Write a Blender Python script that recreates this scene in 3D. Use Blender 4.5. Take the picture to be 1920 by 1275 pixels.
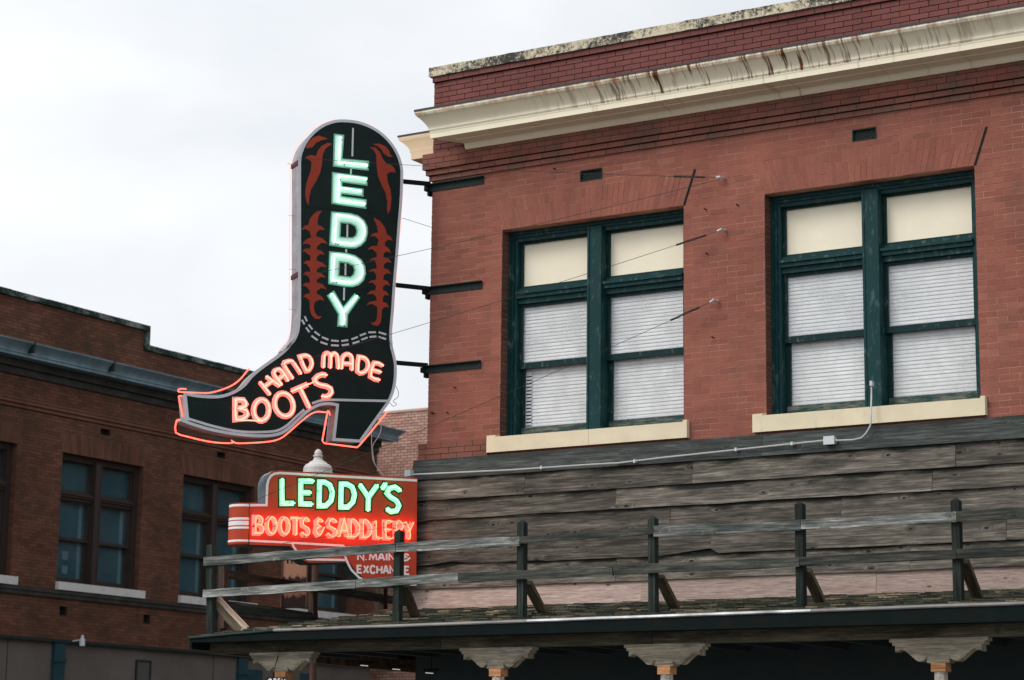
import bpy, math, random
from mathutils import Vector, Matrix, noise
from mathutils.geometry import tessellate_polygon
random.seed(7)
S = bpy.context.scene
COL = S.collection
for o in list(bpy.data.objects): bpy.data.objects.remove(o)
V = Vector
# ------------------------------------------------------------------ camera
YAW, PIT, ROLL, FPX = 0.55842, 0.191787, 0.0127813, 4196.68
fw = V((-math.sin(YAW)*math.cos(PIT), math.cos(YAW)*math.cos(PIT), math.sin(PIT)))
r0 = V((math.cos(YAW), math.sin(YAW), 0)); u0 = r0.cross(fw)
rt = r0*math.cos(ROLL)+u0*math.sin(ROLL); up = -r0*math.sin(ROLL)+u0*math.cos(ROLL)
CAM = V((14.313, -21.103, 1.65))
cd = bpy.data.cameras.new('camera'); cam = bpy.data.objects.new('camera', cd); COL.objects.link(cam)
cam.matrix_world = Matrix(((rt.x, up.x, -fw.x, CAM.x), (rt.y, up.y, -fw.y, CAM.y), (rt.z, up.z, -fw.z, CAM.z), (0, 0, 0, 1)))
cd.sensor_width = 36; cd.lens = FPX/1920*36; cd.clip_start = .1; cd.clip_end = 3000
cd.dof.use_dof = True; cd.dof.focus_distance = 24.5; cd.dof.aperture_fstop = 2.8
S.camera = cam
S.render.resolution_x = 1024; S.render.resolution_y = 680
S.view_settings.view_transform = 'Standard'; S.view_settings.look = 'None'
S.view_settings.exposure = 0.14; S.view_settings.gamma = 1; S.view_settings.use_curve_mapping = False
SUN_EL, SUN_AZ = math.radians(42), math.radians(212)      # azimuth clockwise from +Y
# ------------------------------------------------------------------ world (overcast)
w = bpy.data.worlds.new('World'); S.world = w; w.use_nodes = True
nt = w.node_tree; nt.nodes.clear()
def N(t, ty, **k):
    n = t.nodes.new(ty)
    for a, b in k.items(): setattr(n, a, b)
    return n
out = N(nt, 'ShaderNodeOutputWorld'); bg = N(nt, 'ShaderNodeBackground'); bg.inputs[1].default_value = 0.1
sky = N(nt, 'ShaderNodeTexSky', sky_type='NISHITA', sun_disc=False)
sky.sun_elevation = SUN_EL; sky.sun_rotation = SUN_AZ
tc = N(nt, 'ShaderNodeTexCoord')
n1 = N(nt, 'ShaderNodeTexNoise'); n1.inputs['Scale'].default_value = 5.5; n1.inputs['Detail'].default_value = 7; n1.inputs['Roughness'].default_value = .5; n1.inputs['Distortion'].default_value = .25
mp = N(nt, 'ShaderNodeMapping'); mp.inputs['Scale'].default_value = (1, 1, 2.2); mp.inputs['Location'].default_value = (.4, .1, .3)
cr = N(nt, 'ShaderNodeValToRGB')
cr.color_ramp.elements[0].position = .34; cr.color_ramp.elements[0].color = (8.15, 8.5, 8.95, 1)
cr.color_ramp.elements[1].position = .66; cr.color_ramp.elements[1].color = (9.75, 9.9, 10.1, 1)
mx = N(nt, 'ShaderNodeMix', data_type='RGBA'); mx.inputs[0].default_value = .95
L = nt.links.new
L(tc.outputs['Generated'], mp.inputs[0]); L(mp.outputs[0], n1.inputs['Vector']); L(n1.outputs['Fac'], cr.inputs[0])
dt = N(nt, 'ShaderNodeVectorMath', operation='DOT_PRODUCT'); dt.inputs[1].default_value = (math.sin(SUN_AZ)*.8, math.cos(SUN_AZ)*.8, .6)
ma = N(nt, 'ShaderNodeMath', operation='MULTIPLY_ADD'); ma.inputs[1].default_value = .36; ma.inputs[2].default_value = 1.0
vm = N(nt, 'ShaderNodeVectorMath', operation='SCALE')
L(tc.outputs['Generated'], dt.inputs[0]); L(dt.outputs['Value'], ma.inputs[0]); L(ma.outputs[0], vm.inputs['Scale']); L(cr.outputs[0], vm.inputs[0])
L(sky.outputs[0], mx.inputs[6]); L(vm.outputs[0], mx.inputs[7]); L(mx.outputs[2], bg.inputs[0]); L(bg.outputs[0], out.inputs[0])
# ------------------------------------------------------------------ sun
sd = bpy.data.lights.new('sun', 'SUN'); sd.energy = 1.45; sd.angle = math.radians(22); sd.color = (1, .95, .87)
so = bpy.data.objects.new('sun', sd); COL.objects.link(so)
sdir = V((math.sin(SUN_AZ)*math.cos(SUN_EL), math.cos(SUN_AZ)*math.cos(SUN_EL), math.sin(SUN_EL)))
so.rotation_euler = sdir.to_track_quat('Z', 'Y').to_euler(); so.location = (0, -10, 30)

# ------------------------------------------------------------------ pixel -> real plane
def ray(x, y): return fw+rt*((x-960)/FPX)-up*((y-637.5)/FPX)
def onY(x, y, Y=0.):
    d = ray(x, y); return CAM+d*((Y-CAM.y)/d.y)
def onX(x, y, X=0.):
    d = ray(x, y); return CAM+d*((X-CAM.x)/d.x)
def onP(x, y, o, n):
    d = ray(x, y); return CAM+d*((o-CAM).dot(n)/d.dot(n))

# ------------------------------------------------------------------ materials
def s2l(c):
    return tuple((v/255/12.92 if v/255 <= .04045 else ((v/255+.055)/1.055)**2.4) for v in c)+(1,)
def mat(name, col, rough=.8, metal=0., spec=.12):
    m = bpy.data.materials.new(name); m.use_nodes = True
    b = m.node_tree.nodes['Principled BSDF']
    b.inputs['Base Color'].default_value = tuple(col)[:3]+(1,)
    b.inputs['Roughness'].default_value = rough; b.inputs['Metallic'].default_value = metal
    b.inputs['Specular IOR Level'].default_value = spec
    return m
class G:
    """small node-graph helper"""
    def __init__(s, m): s.t = m.node_tree; s.b = s.t.nodes['Principled BSDF']
    def n(s, ty, ins=None, **k):
        n = N(s.t, ty, **k)
        for a, v in (ins or {}).items():
            if hasattr(v, 'is_output'): s.t.links.new(v, n.inputs[a])
            else: n.inputs[a].default_value = v
        return n
    def noise(s, vec, sc, det=4, rough=.5, dist=0.):
        return s.n('ShaderNodeTexNoise', {'Vector': vec, 'Scale': sc, 'Detail': det, 'Roughness': rough, 'Distortion': dist}).outputs['Fac']
    def mapv(s, vec, scale=(1, 1, 1), loc=(0, 0, 0)):
        return s.n('ShaderNodeMapping', {'Vector': vec, 'Scale': scale, 'Location': loc}).outputs[0]
    def ramp(s, fac, stops):
        r = s.n('ShaderNodeValToRGB', {'Fac': fac}); e = r.color_ramp.elements
        while len(e) < len(stops): e.new(.5)
        for i, (p, c) in enumerate(stops):
            e[i].position = p; e[i].color = (c, c, c, 1) if isinstance(c, (int, float)) else tuple(c)[:3]+(1,)
        return r.outputs[0]
    def mix(s, f, a, b, bt='MIX'):
        r = s.n('ShaderNodeMix', {0: f, 6: a, 7: b}, data_type='RGBA', blend_type=bt); return r.outputs[2]
    def math(s, op, a, b=0.):
        return s.n('ShaderNodeMath', {0: a, 1: b}, operation=op).outputs[0]
    def obj(s): return s.n('ShaderNodeTexCoord').outputs['Object']
    def pos(s): return s.n('ShaderNodeNewGeometry').outputs['Position']
    def rnd(s):
        a = s.n('ShaderNodeNewGeometry').outputs['Random Per Island']; b = s.n('ShaderNodeObjectInfo').outputs['Random']
        return s.math('FRACT', s.math('ADD', a, s.math('MULTIPLY', b, 7.31)))
    def objrnd(s): return s.n('ShaderNodeObjectInfo').outputs['Random']
    def col(s, c): s.t.links.new(c, s.b.inputs['Base Color'])
    def rough(s, c): s.t.links.new(c, s.b.inputs['Roughness'])
    def bump(s, h, st=.3, dist=.01):
        b = s.n('ShaderNodeBump', {'Height': h, 'Strength': st, 'Distance': dist}); s.t.links.new(b.outputs[0], s.b.inputs['Normal'])

def brick_mat(name, stops, grime, gthr=(.5, .75), amt=.6, lf=(.85, 1.15)):
    m = mat(name, stops[0][1], .88); g = G(m)
    c = g.ramp(g.rnd(), stops)
    p = g.pos()
    fine = g.noise(p, 55, 5, .65)
    c = g.mix(1., c, g.ramp(fine, [(.3, .8), (.7, 1.18)]), 'MULTIPLY')
    big = g.noise(p, .9, 4, .55)
    c = g.mix(1., c, g.ramp(big, [(.3, lf[0]), (.7, lf[1])]), 'MULTIPLY')
    st = g.noise(g.mapv(p, (1, 1, .55)), 2.3, 6, .6)
    f = g.math('MULTIPLY', g.ramp(st, [(gthr[0], 0.), (gthr[1], 1.)]), amt)
    c = g.mix(f, c, grime)
    # pale efflorescence flecks
    fl = g.noise(g.mapv(p, (3, 3, 1.2)), 6, 3, .7)
    c = g.mix(g.ramp(fl, [(.7, 0.), (.78, .22)]), c, (.42, .30, .24, 1))
    g.col(c); g.bump(fine, .5, .004)
    return m
M = {}
M['brickA'] = brick_mat('red_brick', [(0., (.252, .090, .067)), (.3, (.280, .101, .075)), (.55, (.292, .108, .080)), (.8, (.268, .102, .076)), (.95, (.225, .086, .065)), (1., (.32, .132, .098))], (.125, .065, .050, 1), (.48, .74), .55)
M['brickPar'] = brick_mat('parapet_brick', [(0., (.150, .055, .050)), (.5, (.182, .068, .060)), (1., (.16, .062, .056))], (.10, .045, .042, 1), (.5, .8), .5)
M['brickBand'] = brick_mat('sooty_brick', [(0., (.20, .075, .057)), (.5, (.25, .093, .070)), (1., (.215, .098, .075))], (.085, .078, .060, 1), (.44, .70), .7)
M['brickB'] = brick_mat('dark_brick', [(0., (.085, .042, .028)), (.5, (.112, .052, .034)), (1., (.14, .062, .042))], (.045, .035, .024, 1), (.45, .75), .6, (.8, 1.2))
M['brickC'] = brick_mat('pale_brick', [(0., (.36, .20, .16)), (.5, (.45, .26, .21)), (1., (.52, .33, .26))], (.34, .29, .22, 1), (.5, .72), .7)
def simple(name, col, col2, sc=8, rough=.85, bump=.2, stretch=(1, 1, 1), spec=.12):
    m = mat(name, col, rough, 0, spec); g = G(m); p = g.mapv(g.pos(), stretch)
    f = g.noise(p, sc, 6, .6); g.col(g.mix(g.ramp(f, [(.35, 0.), (.68, 1.)]), tuple(col)+(1,), tuple(col2)+(1,))); g.bump(f, bump, .01)
    return m
M['brickJamb'] = brick_mat('shaded_jamb_brick', [(0., (.095, .042, .032)), (.5, (.125, .055, .042)), (1., (.11, .058, .044))], (.05, .042, .03, 1), (.4, .7), .6)  # mostly reveal shade painted into the brick colour, plus some grime
M['mortarA'] = simple('tan_mortar', (.50, .27, .195), (.32, .13, .095), 3)
M['mortarPar'] = simple('black_mortar', (.035, .028, .027), (.06, .04, .036), 4)
M['mortarB'] = simple('dark_mortar', (.05, .03, .022), (.035, .022, .017), 3)
M['mortarC'] = simple('brown_mortar', (.13, .085, .065), (.09, .06, .05), 6)
M['shell'] = simple('plain_wall', (.2, .1, .08), (.16, .08, .06), 3)
M['creampanel'] = simple('cream_board_paint', (.88, .81, .65), (.82, .75, .60), 2.2, .7, .05)
M['roofing'] = simple('tar_roof', (.03, .03, .032), (.05, .05, .05), 6)
# cornice with rust streaks
def cornice_mat(name, base, under, rustamt, x0=0.):
    m = mat(name, base, .55); g = G(m); p = g.pos()
    c = g.mix(g.ramp(g.noise(p, 2., 5, .6), [(.35, 0.), (.7, 1.)]), base+(1,), under+(1,))
    if rustamt:
        sp = g.n('ShaderNodeSeparateXYZ', {'Vector': p})
        st = g.noise(g.mapv(p, (1, .05, .10)), 11, 3, .75, .12)
        where = g.noise(g.mapv(p, (1, .0, .0), (3.1, 0, 0)), .62, 2, .5)
        xm = g.n('ShaderNodeMapRange', {'Value': sp.outputs[0], 'From Min': 1.6, 'From Max': 3.2}).outputs[0]
        xm2 = g.n('ShaderNodeMapRange', {'Value': sp.outputs[0], 'From Min': 7.6, 'From Max': 5.6}).outputs[0]
        msk = g.math('MULTIPLY', g.math('MULTIPLY', xm, xm2), g.ramp(where, [(.3, .25), (.5, 1.)]))
        zz = g.n('ShaderNodeMapRange', {'Value': sp.outputs[2], 'From Min': 8.925, 'From Max': 8.94}).outputs[0]
        f = g.math('MULTIPLY', g.math('MULTIPLY', g.ramp(st, [(.535, 0.), (.60, 1.)]), msk), zz)
        thin = g.math('MULTIPLY', g.math('MULTIPLY', g.ramp(g.noise(g.mapv(p, (1, .03, .06)), 34, 2, .8, .1), [(.61, 0.), (.66, .8)]), msk), zz)
        leak = g.math('MULTIPLY', g.math('MULTIPLY', g.ramp(g.noise(g.mapv(p, (1, .05, .10), (9, 0, 0)), 7, 3, .75, .12), [(.60, 0.), (.67, .55)]), msk), g.math('SUBTRACT', 1., zz))
        c = g.mix(leak, c, (.34, .22, .13, 1)); c = g.mix(f, c, (.12, .045, .020, 1)); c = g.mix(thin, c, (.20, .075, .03, 1))
        lip = g.n('ShaderNodeMapRange', {'Value': sp.outputs[2], 'From Min': 9.085, 'From Max': 9.11}).outputs[0]
        c = g.mix(g.math('MULTIPLY', g.math('MULTIPLY', lip, g.ramp(g.noise(p, 9, 4, .7), [(.42, 0.), (.6, .85)])), g.ramp(g.noise(p, .7, 2), [(.35, .3), (.6, 1.)])), c, (.36, .13, .05, 1))
        ft = g.n('ShaderNodeMapRange', {'Value': sp.outputs[2], 'From Min': 8.99, 'From Max': 8.93}).outputs[0]
        c = g.mix(g.math('MULTIPLY', g.math('MULTIPLY', g.math('MULTIPLY', ft, zz), msk), g.ramp(g.noise(g.mapv(p, (1, .2, .5)), 13, 3, .7), [(.55, 0.), (.66, .8)])), c, (.30, .10, .05, 1))
    else:
        c = g.mix(g.ramp(g.noise(p, 12, 5, .7), [(.6, 0.), (.72, .5)]), c, (.5, .27, .16, 1))
    g.col(c); g.bump(g.noise(p, 20, 4), .1, .004); return m
M['cornice'] = cornice_mat('cream_cornice_metal', (.88, .81, .64), (.80, .73, .57), True)
M['cornice2'] = cornice_mat('buff_cornice_metal', (.80, .60, .40), (.70, .54, .36), False)
M['flash'] = mat('dark_flashing', (.06, .06, .065), .6)
def coping_mat(name, a, b, dark, lo, hi):
    m = mat(name, a, .9); g = G(m); p = g.pos()
    c = g.mix(g.noise(p, 3, 4), a+(1,), b+(1,))
    f = g.ramp(g.math('MULTIPLY', g.ramp(g.noise(p, 2.2, 3), [(.3, .62), (.65, 1.1)]), g.noise(p, 26, 8, .78)), [(lo, 0.), (hi, 1.)])
    c = g.mix(f, c, dark+(1,)); g.col(c); g.bump(g.noise(p, 30, 6), .5, .01); return m
M['coping'] = coping_mat('lichened_stone', (.66, .59, .44), (.55, .48, .35), (.055, .055, .05), .37, .50)
M['copingB'] = coping_mat('mossy_stone', (.22, .24, .22), (.15, .17, .16), (.012, .028, .022), .32, .44)
M['corniceB'] = simple('slate_blue_cornice', (.17, .25, .29), (.09, .145, .17), 2.5, .5, .1)
M['bedB'] = simple('stained_bedmould', (.05, .052, .045), (.02, .024, .022), 3, .8)
# green window paint
def paint_mat(name, a, worn, lo=.6, hi=.7, rough=.45, sc=7, st=(2.5, 2.5, .8)):
    m = mat(name, a, rough); g = G(m); p = g.pos()
    c = g.mix(g.noise(p, 4, 4), a+(1,), tuple(v*.75 for v in a)+(1,))
    f = g.ramp(g.noise(g.mapv(p, st), sc, 8, .72), [(lo, 0.), (hi, 1.)])
    c = g.mix(f, c, worn+(1,)); g.col(c); g.bump(g.noise(g.mapv(p, (3, 3, .7)), 22, 5), .25, .004); return m
M['cream'] = paint_mat('cream_stone_paint', (.80, .70, .51), (.42, .34, .24), .60, .80, .8, 3.5, (2, 2, .9))
M['green'] = paint_mat('dark_green_paint', (.008, .044, .047), (.11, .17, .17), .55, .74)
M['greenwood'] = paint_mat('worn_green_sash', (.006, .032, .033), (.18, .19, .16), .58, .70)
M['weathered'] = paint_mat('peeling_sash_bottom', (.02, .06, .055), (.17, .17, .14), .43, .60, .6, 6, (.9, .9, 5))
M['brownB'] = paint_mat('dark_brown_paint', (.045, .034, .030), (.22, .19, .16), .64, .74)
M['whitesill'] = paint_mat('chipped_white_paint', (.58, .58, .57), (.05, .05, .045), .60, .66, .8, 5)
def glass_mat(name, tint=(1, 1, 1), refl=(1, 1, 1), film=.0):
    m = bpy.data.materials.new(name); m.use_nodes = True; t = m.node_tree; t.nodes.clear()
    o = N(t, 'ShaderNodeOutputMaterial'); a = N(t, 'ShaderNodeBsdfTransparent'); b = N(t, 'ShaderNodeBsdfGlossy'); x = N(t, 'ShaderNodeMixShader'); f = N(t, 'ShaderNodeFresnel')
    a.inputs[0].default_value = tint+(1,); b.inputs[0].default_value = refl+(1,); b.inputs['Roughness'].default_value = .02; f.inputs[0].default_value = 1.45
    gg = N(t, 'ShaderNodeNewGeometry'); mm = N(t, 'ShaderNodeMath', operation='SUBTRACT'); mm.inputs[0].default_value = 1.
    m2 = N(t, 'ShaderNodeMath', operation='MULTIPLY'); t.links.new(gg.outputs['Backfacing'], mm.inputs[1]); t.links.new(mm.outputs[0], m2.inputs[0]); t.links.new(f.outputs[0], m2.inputs[1])
    t.links.new(m2.outputs[0], x.inputs[0]); t.links.new(a.outputs[0], x.inputs[1]); t.links.new(b.outputs[0], x.inputs[2]); 
    if film:
        d = N(t, 'ShaderNodeBsdfDiffuse'); d.inputs[0].default_value = (.55, .57, .58, 1); y = N(t, 'ShaderNodeMixShader')
        nz = N(t, 'ShaderNodeTexNoise'); nz.inputs['Scale'].default_value = 2.6; nz.inputs['Detail'].default_value = 7; nz.inputs['Roughness'].default_value = .65
        mr = N(t, 'ShaderNodeMapRange'); mr.inputs['From Min'].default_value = .35; mr.inputs['From Max'].default_value = .75; mr.inputs['To Min'].default_value = film*.25; mr.inputs['To Max'].default_value = film
        t.links.new(gg.outputs['Position'], nz.inputs['Vector']); t.links.new(nz.outputs['Fac'], mr.inputs['Value']); m3 = N(t, 'ShaderNodeMath', operation='MULTIPLY'); t.links.new(mr.outputs[0], m3.inputs[0]); t.links.new(mm.outputs[0], m3.inputs[1])
        t.links.new(m3.outputs[0], y.inputs[0]); t.links.new(x.outputs[0], y.inputs[1]); t.links.new(d.outputs[0], y.inputs[2]); t.links.new(y.outputs[0], o.inputs[0])
    else: t.links.new(x.outputs[0], o.inputs[0])
    return m
M['glass'] = glass_mat('window_glass', (.985, .99, .99), film=.5); M['glassB'] = glass_mat('dark_window_glass', (.90, .96, .97), (.45, .62, .66), film=.07)
M['blind'] = simple('white_blind_slat', (.86, .865, .875), (.80, .805, .815), 1.5, .55, 0.)
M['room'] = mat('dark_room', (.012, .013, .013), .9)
M['roomB'] = simple('teal_curtain', (.010, .058, .076), (.014, .080, .105), 1.3, .9, 0., (1, 1, .1))
M['curtain'] = mat('pale_curtain_edge', (.10, .17, .19), .9)
M['iron'] = simple('black_iron', (.010, .022, .022), (.02, .03, .03), 20, .55)
M['irondark'] = mat('dark_iron', (.008, .010, .010), .7)
M['galv'] = mat('galvanised', (.50, .52, .53), .45, .3)
M['galvdark'] = mat('dull_lattice_metal', (.035, .05, .045), .6)
M['galvbox'] = mat('grey_box', (.55, .57, .60), .5)
M['wire'] = mat('steel_wire', (.035, .035, .035), .5, .5)
M['gutter'] = simple('aluminium_drip_edge', (.42, .43, .44), (.14, .145, .15), 2.2, .5, .05, (1, .1, .1)); G(M['gutter']).b.inputs['Metallic'].default_value = .85
M['gutterdull'] = simple('weathered_drip_edge', (.27, .255, .25), (.15, .14, .14), 2.5, .5, .05, (1, .1, .1))
M['darkwood'] = simple('dark_stained_wood', (.006, .011, .011), (.010, .013, .012), 8, .9, .2, (1, 1, 1), .05)
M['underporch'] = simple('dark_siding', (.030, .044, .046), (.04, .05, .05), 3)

def wood(name, a, b, c, knotcol, knots=1., lateral=(1, 1, 1), dark=(.02, .022, .02), damt=.6, bump=.5, lap=0., streak=.8):
    """weathered boards, grain along local X; every object gets its own offset"""
    m = mat(name, a, .85); g = G(m)
    r = g.objrnd(); off = g.n('ShaderNodeCombineXYZ', {0: g.math('MULTIPLY', r, 37.), 1: g.math('MULTIPLY', r, 11.), 2: g.math('MULTIPLY', r, 5.3)}).outputs[0]
    p = g.n('ShaderNodeVectorMath', {0: g.obj(), 1: off}, operation='ADD').outputs[0]
    # warp around knots
    psx = g.n('ShaderNodeSeparateXYZ', {0: p}); kvec = g.n('ShaderNodeCombineXYZ', {0: g.math('MULTIPLY', psx.outputs[0], 2.6), 1: g.math('MULTIPLY', psx.outputs[2], 5.2)}).outputs[0]
    kv = g.n('ShaderNodeTexVoronoi', {'Vector': kvec, 'Scale': 1., 'Randomness': .95}, feature='F1', voronoi_dimensions='2D')
    ksz = g.n('ShaderNodeMapRange', {'Value': g.n('ShaderNodeSeparateColor', {0: kv.outputs['Color']}).outputs[1], 'To Min': .75, 'To Max': 2.0}).outputs[0]
    kd = g.math('MULTIPLY', kv.outputs['Distance'], ksz)
    kmask = g.ramp(g.n('ShaderNodeSeparateColor', {0: kv.outputs['Color']}).outputs[0], [(.52, 0.), (.56, 1.)])
    warp = g.math('MULTIPLY', g.ramp(kd, [(0., .10), (.26, 0.)]), g.math('MULTIPLY', kmask, 1. if knots else 0.))
    pw = g.n('ShaderNodeVectorMath', {0: p, 1: g.n('ShaderNodeCombineXYZ', {0: 0., 1: warp, 2: warp}).outputs[0]}, operation='ADD').outputs[0]
    grain = g.noise(g.mapv(pw, (.45, 11, 11)), 4.6, 8, .62, .35)
    fine = g.noise(g.mapv(pw, (2.2, 40, 40)), 3., 5, .7)
    c1 = g.ramp(grain, [(.28, a), (.5, b), (.72, c)])
    c1 = g.mix(1., c1, g.ramp(fine, [(.30, .50), (.52, 1.), (.70, 1.42)]), 'MULTIPLY')
    c1 = g.mix(1., c1, g.ramp(r, [(0., .66), (1., 1.22)]), 'MULTIPLY')
    c1 = g.mix(1., c1, g.ramp(g.noise(g.mapv(pw, (.55, 5, 5)), 2.6, 4, .6, .6), [(.30, 1-.42*streak), (.5, 1.), (.70, 1+.5*streak)]), 'MULTIPLY')
    blot = g.noise(g.mapv(p, (.8, 4, 4)), 2.2, 5, .6)
    c1 = g.mix(g.ramp(blot, [(.46, 0.), (.74, damt)]), c1, dark+(1,))
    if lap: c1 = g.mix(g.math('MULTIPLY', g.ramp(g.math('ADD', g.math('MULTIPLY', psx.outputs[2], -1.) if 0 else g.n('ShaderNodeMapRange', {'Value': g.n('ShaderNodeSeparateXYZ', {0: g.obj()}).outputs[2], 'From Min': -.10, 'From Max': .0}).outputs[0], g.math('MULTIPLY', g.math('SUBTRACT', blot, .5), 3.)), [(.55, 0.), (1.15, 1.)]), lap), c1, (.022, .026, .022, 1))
    if knots: c1 = g.mix(g.math('MULTIPLY', g.ramp(kd, [(.05, 1.), (.10, 0.)]), g.math('MULTIPLY', knots, kmask)), c1, knotcol+(1,))
    g.col(c1); g.bump(g.math('ADD', grain, fine), bump, .004); return m
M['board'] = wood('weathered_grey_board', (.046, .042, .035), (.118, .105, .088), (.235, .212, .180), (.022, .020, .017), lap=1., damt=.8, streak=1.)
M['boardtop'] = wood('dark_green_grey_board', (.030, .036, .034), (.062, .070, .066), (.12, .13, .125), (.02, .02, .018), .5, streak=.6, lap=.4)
M['boardnew'] = wood('fresh_pink_pine_board', (.27, .195, .165), (.37, .285, .25), (.45, .36, .32), (.14, .07, .045), 1., damt=.35, dark=(.30, .18, .14), streak=.12)
M['rail'] = wood('weathered_pale_rail', (.03, .036, .034), (.17, .175, .165), (.46, .46, .43), (.03, .03, .03), .5, dark=(.012, .03, .027), damt=.85, bump=.8)
M['raildark'] = wood('damp_dark_rail', (.026, .030, .026), (.068, .070, .060), (.15, .148, .125), (.02, .02, .02), .5, dark=(.010, .022, .02), damt=.8, bump=.8)
M['post'] = wood('dark_green_post', (.009, .016, .014), (.022, .031, .027), (.060, .072, .060), (.01, .01, .01), 0, bump=.6)
M['brace'] = wood('brown_brace', (.085, .068, .046), (.145, .115, .08), (.21, .17, .12), (.05, .03, .02), .4)
M['sidewood'] = wood('dark_red_brown_timber', (.030, .020, .016), (.060, .038, .028), (.10, .065, .048), (.02, .015, .01), .3)
M['bracelight'] = wood('pale_new_brace', (.40, .29, .22), (.52, .40, .32), (.6, .48, .38), (.2, .1, .06), .4, damt=.1)
M['beam'] = wood('stained_beam', (.060, .052, .036), (.105, .092, .064), (.16, .135, .095), (.03, .025, .018), .5, dark=(.014, .02, .017), damt=.9)
M['carved'] = wood('carved_grey_wood', (.24, .20, .15), (.38, .33, .25), (.50, .44, .35), (.08, .06, .04), 0, dark=(.07, .075, .06), damt=.75, bump=1.)
M['capblock'] = wood('orange_brown_block', (.38, .17, .075), (.50, .24, .11), (.56, .30, .15), (.2, .08, .04), 0, damt=.25, dark=(.2, .10, .05))
M['postpaint'] = wood('pale_grey_post_paint', (.32, .29, .25), (.46, .42, .37), (.52, .48, .43), (.2, .2, .2), 0, damt=.2)
M['shingle'] = None
m = mat('wood_shingle', (.06, .055, .04), .9); g = G(m)
c = g.ramp(g.rnd(), [(0., (.012, .016, .012)), (.45, (.035, .038, .028)), (.75, (.07, .068, .048)), (.93, (.13, .115, .08)), (1., (.30, .22, .15))])
c = g.mix(1., c, g.ramp(g.noise(g.mapv(g.pos(), (12, 2, 2)), 5, 5, .6), [(.3, .6), (.7, 1.4)]), 'MULTIPLY'); g.col(c); M['shingle'] = m
M['stucco'] = simple('grey_stucco', (.120, .108, .098), (.09, .082, .074), 1.2)
M['stuccopanel'] = simple('grey_panel', (.085, .082, .075), (.07, .068, .062), 2)
M['tealpaint'] = simple('teal_post_paint', (.012, .04, .05), (.02, .055, .065), 4)
M['asphalt'] = simple('asphalt', (.05, .05, .052), (.065, .065, .066), 30)
M['concrete'] = simple('concrete_paving', (.30, .29, .27), (.24, .23, .22), 5)
M['ground'] = simple('dry_ground', (.18, .16, .12), (.14, .13, .10), .2)
M['whitepaint'] = mat('road_paint', (.7, .7, .68), .7)
# sign paints
M['signblack'] = simple('black_enamel', (.005, .012, .012), (.008, .016, .016), 5, .5, .02)
M['signsilver'] = paint_mat('silver_border_paint', (.60, .62, .66), (.10, .10, .11), .69, .74, .6, 16)
M['signside'] = simple('tin_sign_side', (.36, .34, .36), (.20, .19, .205), 5, .4, .1)
M['sidemaroon'] = mat('maroon_band', (.10, .03, .03), .6)
M['signred'] = simple('flame_red_paint', (.32, .045, .025), (.27, .04, .022), 5, .6, .03)
M['mint'] = paint_mat('mint_letter_paint', (.76, .92, .85), (.10, .17, .14), .70, .76, .6, 14)
M['minthalo'] = simple('green_letter_edge', (.20, .50, .38), (.16, .42, .32), 9, .6, .03)
M['pink'] = paint_mat('salmon_letter_paint', (.92, .60, .54), (.30, .09, .07), .70, .75, .6, 16)
M['white'] = paint_mat('white_sign_paint', (.88, .84, .84), (.25, .18, .17), .71, .76, .6, 16)
M['rust'] = simple('rust_red_enamel', (.46, .062, .028), (.40, .052, .024), 4, .42, .02)
M['greenout'] = mat('dark_green_outline', (.006, .045, .016), .5)
M['bottleside'] = simple('green_sign_side', (.010, .045, .035), (.02, .07, .06), 4, .35)
M['sideglass'] = simple('blue_grey_sign_side', (.10, .14, .16), (.22, .26, .28), 3, .3)
def emit(name, col, st=1.):
    m = bpy.data.materials.new(name); m.use_nodes = True; t = m.node_tree; t.nodes.clear()
    o = N(t, 'ShaderNodeOutputMaterial'); e = N(t, 'ShaderNodeEmission'); e.inputs[0].default_value = tuple(col)+(1,); e.inputs[1].default_value = st
    t.links.new(e.outputs[0], o.inputs[0]); return m
M['neonred'] = emit('red_neon_tube', (6.0, .82, .58)); M['neonout'] = emit('outline_neon_tube', (3.6, .36, .25))
M['neonred2'] = emit('warm_red_neon_tube', (14., .70, .30)); M['neongreen'] = emit('green_neon_tube', (2.0, 4.2, 3.0)); M['neongreen2'] = emit('bright_green_neon_tube', (.7, 5.0, 1.5))
M['lampwhite'] = simple('white_lamp_enamel', (.62, .60, .58), (.5, .48, .47), 9, .5)
M['tubewarm'] = emit('ceiling_tube_light', (1., .93, .75), .45)
M['polebrown'] = simple('brown_pole', (.10, .055, .042), (.07, .045, .035), 8)
m = mat('picture_banner', (.4, .2, .12), .8); g = G(m)
p = g.obj(); sp = g.n('ShaderNodeSeparateXYZ', {'Vector': p}); z = sp.outputs[2]
edge = g.math('ADD', z, g.math('MULTIPLY', g.math('SUBTRACT', g.noise(g.mapv(p, (1, 1, .6)), 13, 5, .7), .5), .32))
c = g.ramp(edge, [(.0, (.025, .014, .014)), (.17, (.03, .016, .015)), (.19, (.22, .09, .06)), (.30, (.24, .10, .065)), (.325, (.035, .02, .02)), (.47, (.04, .02, .02)), (.50, (.36, .18, .12)), (1., (.42, .22, .15))])
g.col(c); M['banner'] = m

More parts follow.
